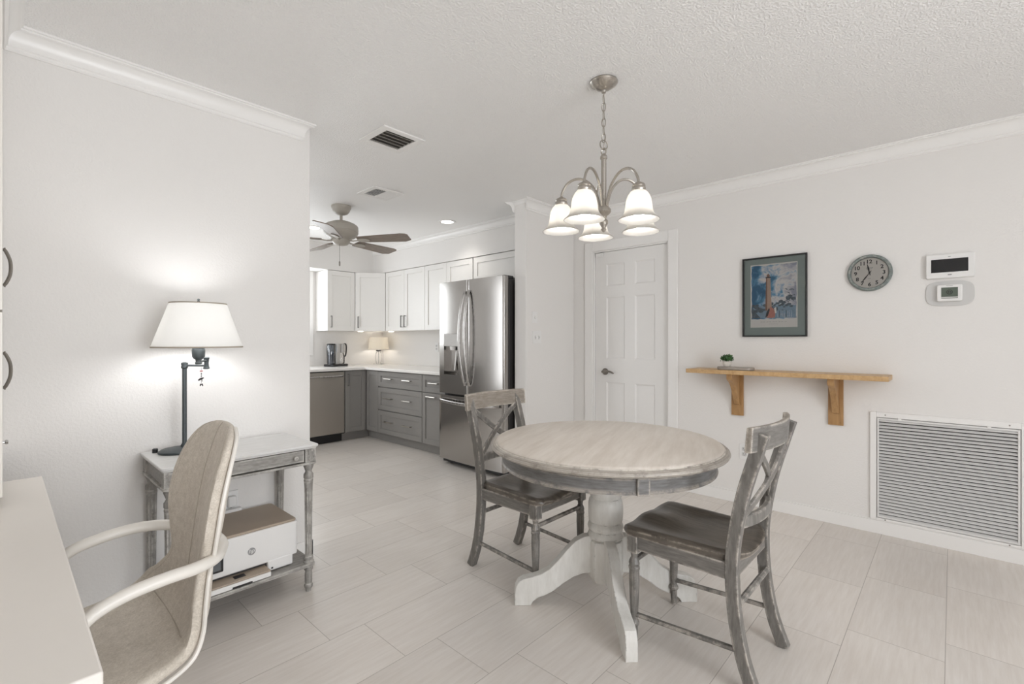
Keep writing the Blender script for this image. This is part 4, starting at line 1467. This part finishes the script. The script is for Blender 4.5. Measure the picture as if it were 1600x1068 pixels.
MB().tube(spl([(.15, .05, .16), (.20, .08, .09), (.26, .02, .004), (.33, -.08, .003), (.42, -.20, .003), (.49, -.26, .003)], 24), .0028, 6).build('power_cord', PLASTICW, cm)

kl = thing('table_lamp', 'small lamp with beige shade and glass base in the counter corner', 'lamp', (3.60, 5.88, .8905), 0)
MB().prism(rrect(-.055, -.055, .055, .055, .02), 0, .012, 'z').build('foot', GLASS, kl)
m = MB()
for sx in (-.045, .045):
    m.tube(spl([(sx * .6, 0, .012), (sx, 0, .06), (sx * 1.05, 0, .12), (sx * .7, 0, .17), (0, 0, .185)], 14), .006, 8)
m.build('glass_loop', GLASS, kl)
MB().tube([(0, 0, .012), (0, 0, .19)], .0035, 8).build('stem', CHROME, kl)
MB().lathe([(.034, .186), (.036, .192), (.036, .2), (.02, .205)], n=18).build('collar', DARKGREY, kl)
pr = [(.140, .212), (.122, .378)]
m = MB().loft([[(r * math.cos(2 * PI * j / 40), r * math.sin(2 * PI * j / 40), zz) for j in range(40)] for r, zz in pr + [(.1205, .378), (.1385, .212)]], cap=False, closed=True)
m.build('shade', translucent('kitchen_shade', (.88, .85, .79), (.86, .82, .75), .4), kl)
MB().sphere((0, 0, .26), .028, 8).build('bulb', BULB3, kl)

# ------------------------------------------------------------------ console table
ct = thing('console_table', 'grey distressed console table with fluted legs against the left wall', 'console table', (0, 0, 0), 0)
TXa, TXb, TYa, TYb = .428, 1.062, 2.272, 2.684
m = MB().prism(rrect(TXa, TYa, TXb, TYb, .012), .705, .717, 'z').prism(rrect(TXa + .006, TYa + .006, TXb - .006, TYb - .003, .01), .697, .705, 'z')
m.build('top', CONST, ct, bevel=.003)
lx, ly_ = (.466, 1.026), (2.308, 2.652)
m = MB()
m.box(lx[0] - .019, TYa + .022, .632, lx[0] + .003, TYb - .015, .697).box(lx[1] - .003, TYa + .022, .632, lx[1] + .019, TYb - .015, .697)
m.box(lx[0], TYb - .030, .632, lx[1], TYb - .015, .697)
m.prism(rrect(TXa + .008, TYa + .006, TXb - .008, TYb - .004, .012), .622, .632, 'z')
for x in lx:
    for yy in ly_:
        m.box(x - .026, yy - .024, .632, x + .026, yy + .024, .697)
m.build('apron', CONSA, ct, bevel=.002)
dwr = MB().box(lx[0] + .030, TYa + .014, .637, lx[1] - .030, TYa + .032, .693).build('drawer', CONSA, ct, bevel=.002)
for x in (.545, .95):
    MB().lathe([(.004, 0), (.004, .010), (.010, .014), (.011, .020), (.008, .024), (0, .025)], (x, TYa + .014, .664), 14, M=MY).build('knob', CONSG, dwr)
for x in lx:
    MB().lathe([(.008, .640), (.013, .648), (.009, .655), (.014, .664), (.010, .672), (.015, .682), (.010, .692)], (x, TYa + .012, 0), 12, sy=.6).build('carved_corner', CONSG, ct)


def fluted(m, c, rtop, rbot, z0, z1, n=32):
    rings = []
    for i in range(13):
        t = i / 12
        r = rtop + (rbot - rtop) * t
        d = .17 * min(1, t * 8, (1 - t) * 8)
        rings.append([(c[0] + r * (1 - d * (.5 - .5 * math.cos(8 * 2 * PI * j / n))) * math.cos(2 * PI * j / n), c[1] + r * (1 - d * (.5 - .5 * math.cos(8 * 2 * PI * j / n))) * math.sin(2 * PI * j / n), z0 + (z1 - z0) * t) for j in range(n)])
    m.loft(list(reversed(rings)) if z1 < z0 else rings)


for x in lx:
    for yy in ly_:
        m = MB().lathe([(.020, .622), (.024, .612), (.019, .598), (.0145, .585), (.017, .578), (.0225, .570), (.0225, .553), (.019, .548), (.0215, .543), (.0215, .536), (.0185, .53)], (x, yy, 0), 20)
        fluted(m, (x, yy), .0205, .0165, .532, .175)
        m.lathe([(.017, .176), (.015, .172), (.0215, .165), (.022, .158), (.0175, .152), (.024, .147), (.024, .141)], (x, yy, 0), 20)
        m.lathe([(.016, .125), (.020, .116), (.021, .108), (.015, .098), (.017, .085), (.0165, .045), (.015, .038), (.0205, .03), (.019, .02), (.013, .012), (.012, 0)], (x, yy, 0), 20)
        m.build('leg', CONSG, ct, smooth=45)
MB().prism(rrect(TXa + .012, TYa + .010, TXb - .012, TYb - .006, .012), .124, .141, 'z').build('shelf', CONSA, ct, bevel=.003)

# printer on the lower shelf
pn = thing('printer', 'white inkjet printer with tan lid on the console table shelf', 'printer', (.60, 2.335, .1415), 0)
PW, PD = .388, .325
MB().prism(rrect(0, 0, PW, PD, .018), .046, .205, 'z').build('body', PLASTICW, pn, bevel=.006)
MB().prism(rrect(.012, .004, PW - .006, PD - .004, .016), .205, .217, 'z').build('lid', TAN, pn, bevel=.004)
MB().box(.012, .02, .0, PW - .05, PD - .01, .046).build('base', DARKGREY, pn)
MB().box(.247, -.002, .004, .362, .18, .056).build('cartridge_bay', PLASTICW, pn, bevel=.006)
MB().box(.262, -.0035, .0135, .27, -.001, .021).build('port', BLACK, pn)
tr_ = MB().box(.002, -.05, .001, .245, .12, .024).build('paper_tray', PLASTICW, pn, bevel=.004)
MB().box(.085, -.0515, .003, .165, -.046, .010).build('grip', BLACK, tr_)
ot = MB().box(.0, -.052, .0245, .243, .12, .033).build('output_tray', TAN, tr_, bevel=.004)
MB().box(.100, -.03, .0335, .145, .0, .0345).build('finger_notch', BLACK, ot)
sc_ = MB().box(.002, -.012, .075, .062, .002, .145).build('control_panel', BLACK, pn, bevel=.005)
MB().box(.011, -.0135, .086, .050, -.0115, .132).build('screen', flat('grey_lcd', (.12, .13, .14), .15), sc_)
m = MB().lathe([(.0165, .0005), (.0165, .0015)], (.178, .0, .122), 28, M=MY)
lg = m.build('badge', GREYPRINT, pn, smooth=0)
m = MB()
text_mesh(m, 'hp', .026, (.178, -.0019, .122), shear=.25)
m.build('lettering', PLASTICW, lg, smooth=0)

# table lamp on the console
tl = thing('table_lamp', 'blue-grey swing-arm lamp with lit white shade on the console table', 'lamp', (0, 0, .7175), 0)
lz0 = .7175
EX = (.572, 2.565)
m = MB().lathe([(.096, 0), (.100, .004), (.099, .010), (.088, .016), (.05, .021), (.02, .023), (0, .023)], (EX[0], EX[1], 0), 40, sx=1.0, sy=.78)
m.build('base', GUNMETAL, tl)
MB().lathe([(.011, .0), (.011, .016), (.008, .019)], (.474, 2.625, 0), 12).build('dimmer_knob', BLACK, tl)
m = MB().lathe([(.016, .022), (.014, .03), (.0105, .036), (.0095, .04), (.0095, .375), (.013, .378), (.014, .384), (.012, .39), (.014, .396), (.013, .402), (.006, .406)], (EX[0], EX[1], 0), 16)
m.build('pole', GUNMETAL, tl)
EL = (.645, 2.512)
SO = (.600, 2.455)
MB().tube([(EX[0], EX[1], .390), (EL[0], EL[1], .388)], .0048, 8).build('lower_arm', GUNMETAL, tl)
MB().lathe([(.010, .372), (.0145, .376), (.011, .384), (.009, .40), (.011, .418), (.0135, .424), (.010, .428)], (EL[0], EL[1], 0), 14).build('elbow', GUNMETAL, tl)
MB().tube([(EL[0], EL[1], .413), (SO[0], SO[1], .408)], .0048, 8).build('upper_arm', GUNMETAL, tl)
MB().lathe([(.012, .398), (.014, .404), (.011, .41), (.012, .418), (.020, .424), (.024, .432), (.026, .462), (.024, .468), (.03, .474), (.031, .482), (.02, .484)], (SO[0], SO[1], 0), 20).build('socket', GUNMETAL, tl)
MB().lathe([(.012, .484), (.014, .52), (.024, .555), (.030, .58), (.027, .605), (.014, .619), (0, .621)], (SO[0], SO[1], 0), 16).build('bulb', BULB2, tl)
m = MB()
for sx in (-1, 1):
    m.tube(spl([(SO[0], SO[1] + sx * .024, .47), (SO[0], SO[1] + sx * .045, .54), (SO[0], SO[1] + sx * .035, .62), (SO[0], SO[1], .664)], 14), .0016, 6)
m.lathe([(.004, .66), (.007, .674), (.004, .680), (.006, .686), (0, .69)], (SO[0], SO[1], 0), 10)
for k in range(3):
    a = k * 2 * PI / 3 + .3
    m.tube([(SO[0], SO[1], .664), (SO[0] + .105 * math.cos(a), SO[1] + .105 * math.sin(a), .664)], .0014, 5)
m.build('harp', GUNMETAL, tl)


def cone(c, r0, z0, r1, z1, th, n=56):
    return MB().loft([[(c[0] + r * math.cos(2 * PI * j / n), c[1] + r * math.sin(2 * PI * j / n), zz) for j in range(n)] for r, zz in ((r0, z0), (r1, z1), (r1 - th, z1), (r0 - th, z0))], cap=False, closed=True)


shd = cone(SO, .172, .474, .108, .668, .0015).build('shade', SHADE, tl)
cone(SO, .1735, .472, .1720, .4775, .003).build('trim_band', SHADEB, shd)
cone(SO, .1100, .664, .1088, .669, .003).build('trim_band', SHADEB, shd)

# charm hanging from the lamp arm
hg = thing('hanging_charm', 'tiny dark metal charm with a pink bead dangling from the lamp arm', 'charm', (.628, 2.524, 1.099), HEAD - PI / 2)
MB().tube([(0, 0, 0), (0, 0, -.018)], .0007, 5).tube([(0, 0, -.024), (0, 0, -.075)], .0006, 5).build('string', INK, hg)
MB().sphere((0, 0, -.018), .0058, 7, sx=1.25, sy=1.25, sz=.7).build('bead', PINKBEAD, hg)
m = MB().sphere((0, 0, -.031), .003, 6).sphere((0, 0, -.041), .003, 6)
m.tube([(-.013, 0, -.060), (-.002, 0, -.053), (.010, 0, -.049)], [.0035, .0048, .003], 7).tube([(.003, 0, -.054), (.0035, 0, -.066)], .0014, 5)
m.tube([(-.006, 0, -.087), (-.003, 0, -.078), (.003, 0, -.077), (.007, 0, -.087)], [.002, .0035, .0035, .002], 7)
m.build('pendant', BLACK, hg)

# ------------------------------------------------------------------ built-in desk and wall cabinet on the left
dk = thing('desk', 'cream white desk at the left edge with the office chair pulled up', 'desk', (0, 0, 0), 0)
MB().box(XW + .014, .882, .722, .100, 2.312, .752).build('desktop', DESKW, dk, bevel=.003)
for y0 in (.93, 2.235):
    MB().box(XW + .02, y0, 0, .02, y0 + .03, .722).build('side_panel', DESKW, dk, bevel=.002)
MB().box(XW + .02, .96, .40, XW + .04, 2.235, .722).build('modesty_panel', DESKW, dk)
hc = thing('tall_cabinet', 'tall cream wall cabinet above the desk with dark bow handles', 'cabinet', (0, 0, 0), 0)
MB().box(XW + .004, 1.945, .78, -.014, YD - .004, H - .002).build('carcass', DESKW, hc)
for z0, z1, hz, hl in ((.782, 1.300, 1.135, .088), (1.306, 2.338, 1.430, .090)):
    dd = MB().box(-.014, 1.947, z0, .0055, YD - .005, z1).build('door', DESKW, hc, bevel=.0015)
    pts = spl([(.006, 1.99, hz - hl / 2 - .008), (.012, 1.99, hz - hl / 2), (.0195, 1.99, hz - hl / 4), (.0215, 1.99, hz), (.0195, 1.99, hz + hl / 4), (.012, 1.99, hz + hl / 2), (.006, 1.99, hz + hl / 2 + .008)], 26)
    MB().tube(pts, [.006] * 2 + [.0042] * 23 + [.006] * 2, 8).build('handle', BRONZE, dd)
MB().lathe([(.004, 0), (.004, .004), (.0075, .006), (.006, .011), (0, .012)], (.0055, 2.02, .925), 12, M=Matrix.Rotation(PI / 2, 3, 'Y')).build('knob', CHROME, hc)
crown('trim_7', 'y', .0055, 1, 1.93, YD, 0, -1)
crown('trim_8', 'x', 1.945, -1, XW, .0055, 0, 1)

# ------------------------------------------------------------------ office chair
oc = thing('office_chair', 'beige upholstered swivel chair with white arms pulled up to the desk', 'office chair', (.13, 1.49, 0), 0)
OX, OY = .13, 1.49
#       x     z    half-w  thick  curl   (curl: side edges lifted towards the sitter)
KEY = [(-.120, .462, .150, .018, .000), (-.105, .470, .195, .034, .000), (-.03, .476, .232, .050, .004), (.07, .470, .246, .056, .010),
       (.16, .466, .250, .058, .018), (.245, .472, .246, .058, .030), (.305, .494, .246, .056, .040), (.342, .535, .224, .052, .046),
       (.359, .585, .170, .050, .040), (.366, .635, .134, .048, .030), (.374, .690, .162, .050, .036), (.383, .750, .186, .052, .044),
       (.393, .815, .188, .052, .045), (.404, .875, .178, .050, .040), (.416, .930, .158, .042, .030), (.425, .968, .122, .034, .018), (.430, .988, .068, .020, .006), (.432, .994, .02, .008, 0)]
SPN = spl(KEY, 85)


def chair_frame(i):
    a, b = SPN[max(i - 1, 0)], SPN[min(i + 1, len(SPN) - 1)]
    t = Vector((b[0] - a[0], 0, b[1] - a[1])).normalized()
    return t, Vector((-t.z, 0, t.x))       # normal points up / towards the sitter


def surf(i, u, lift=0.0):
    x, z, hw, th, cu = SPN[i]
    t, nn = chair_frame(i)
    hw = max(hw, .004)
    p = Vector((x, 0, z)) + nn * (cu * abs(u) ** 2.2 + lift)
    return Vector((p.x - OX, hw * u, p.z))


rings = []
NR = 32
for i in range(len(SPN)):
    x, z, hw, th, cu = SPN[i]
    t, nn = chair_frame(i)
    ring = []
    for j in range(NR):
        a = 2 * PI * j / NR
        ca, sa = math.cos(a), math.sin(a)
        u = abs(ca) ** .8 * (1 if ca >= 0 else -1)
        h = abs(sa) ** .7 * (1 if sa >= 0 else -1)
        ring.append(surf(i, u) + nn * (h * max(th, .004) / 2))
    rings.append(ring)
m = MB().loft([list(reversed(r)) for r in rings])
shell = m.build('shell', FABRIC, oc, smooth=60)
SM = MB()
SM.tube([surf(i, -.02, SPN[i][3] / 2 + .0003) for i in range(44, 82)], .0014, 5)
for u in (-.86, .86):
    SM.tube([surf(i, u, SPN[i][3] / 2 * .62) for i in range(3, 80)], .0016, 5)
SM.tube([surf(31, -1 + 2 * k / 20, SPN[31][3] / 2 * (.99 if abs(-1 + 2 * k / 20) < .8 else .6)) for k in range(1, 20)], .0014, 5)
SM.build('seam', SEAM, oc)
# back shell rim
RM = MB()
for sg in (-1, 1):
    RM.tube([surf(i, sg * 1.0, -SPN[i][3] / 2 * .75) for i in range(8, 80)], .005, 8)
RM.tube([surf(i, 0, -SPN[i][3] / 2) for i in range(20, 60)], .02, 8, flat=.3)
RM.build('back_shell', ARMW, oc)
AH = .205
arm = []
for sg in (1, -1):
    half = [(.105, sg * (AH + .012), .415), (.088, sg * (AH + .016), .50), (.082, sg * (AH + .016), .575), (.092, sg * (AH + .014), .628), (.125, sg * (AH + .010), .664), (.18, sg * (AH + .004), .682), (.25, sg * AH, .690), (.31, sg * (AH - .012), .688), (.358, sg * (AH - .050), .682), (.386, sg * .10, .676)]
    arm.append(half)
pts = arm[0] + [(.407, .04, .674), (.407, -.04, .674)] + list(reversed(arm[1]))
pts = [(p[0] - OX, p[1], p[2]) for p in spl(pts, 110)]
MB().tube(pts, .0165, 12, flat=.85).build('armrest_loop', ARMW, oc)
for sg in (-1, 1):
    MB().tube([(.105 - OX, sg * (AH + .012), .42), (.13 - OX, sg * .15, .405), (.15 - OX, sg * .04, .40)], .0155, 10).build('arm_bracket', ARMW, oc)
MB().lathe([(.075, .40), (.08, .41), (.075, .435), (.05, .44)], (0.02, 0, 0), 24).build('tilt_mechanism', ARMW, oc)
MB().lathe([(.03, .12), (.03, .26), (.022, .262), (.022, .41)], (0.02, 0, 0), 20).build('gas_lift', ARMW, oc)
st = MB().lathe([(.045, .075), (.05, .085), (.045, .125), (.032, .13)], (0.02, 0, 0), 24)
for k in range(5):
    a = math.radians(36 + 72 * k)
    st.tube([(.02 + .03 * math.cos(a), .03 * math.sin(a), .105), (.02 + .16 * math.cos(a), .16 * math.sin(a), .09), (.02 + .29 * math.cos(a), .29 * math.sin(a), .07)], [.024, .02, .015], 8, flat=.7)
star = st.build('star_base', ARMW, oc)
for k in range(5):
    a = math.radians(36 + 72 * k)
    c_ = Vector((.02 + .285 * math.cos(a), .285 * math.sin(a), .028))
    rot = Matrix.Rotation(a + .6, 3, 'Z') @ Matrix.Rotation(PI / 2, 3, 'X')
    m = MB()
    for off in (-.02, .006):
        m.lathe([(.020, off), (.0275, off + .003), (.0275, off + .011), (.020, off + .014)], tuple(c_), 20, M=rot)
    m.tube([c_, c_ + Vector((0, 0, .045))], .007, 8)
    m.build('caster', DARKGREY, star)
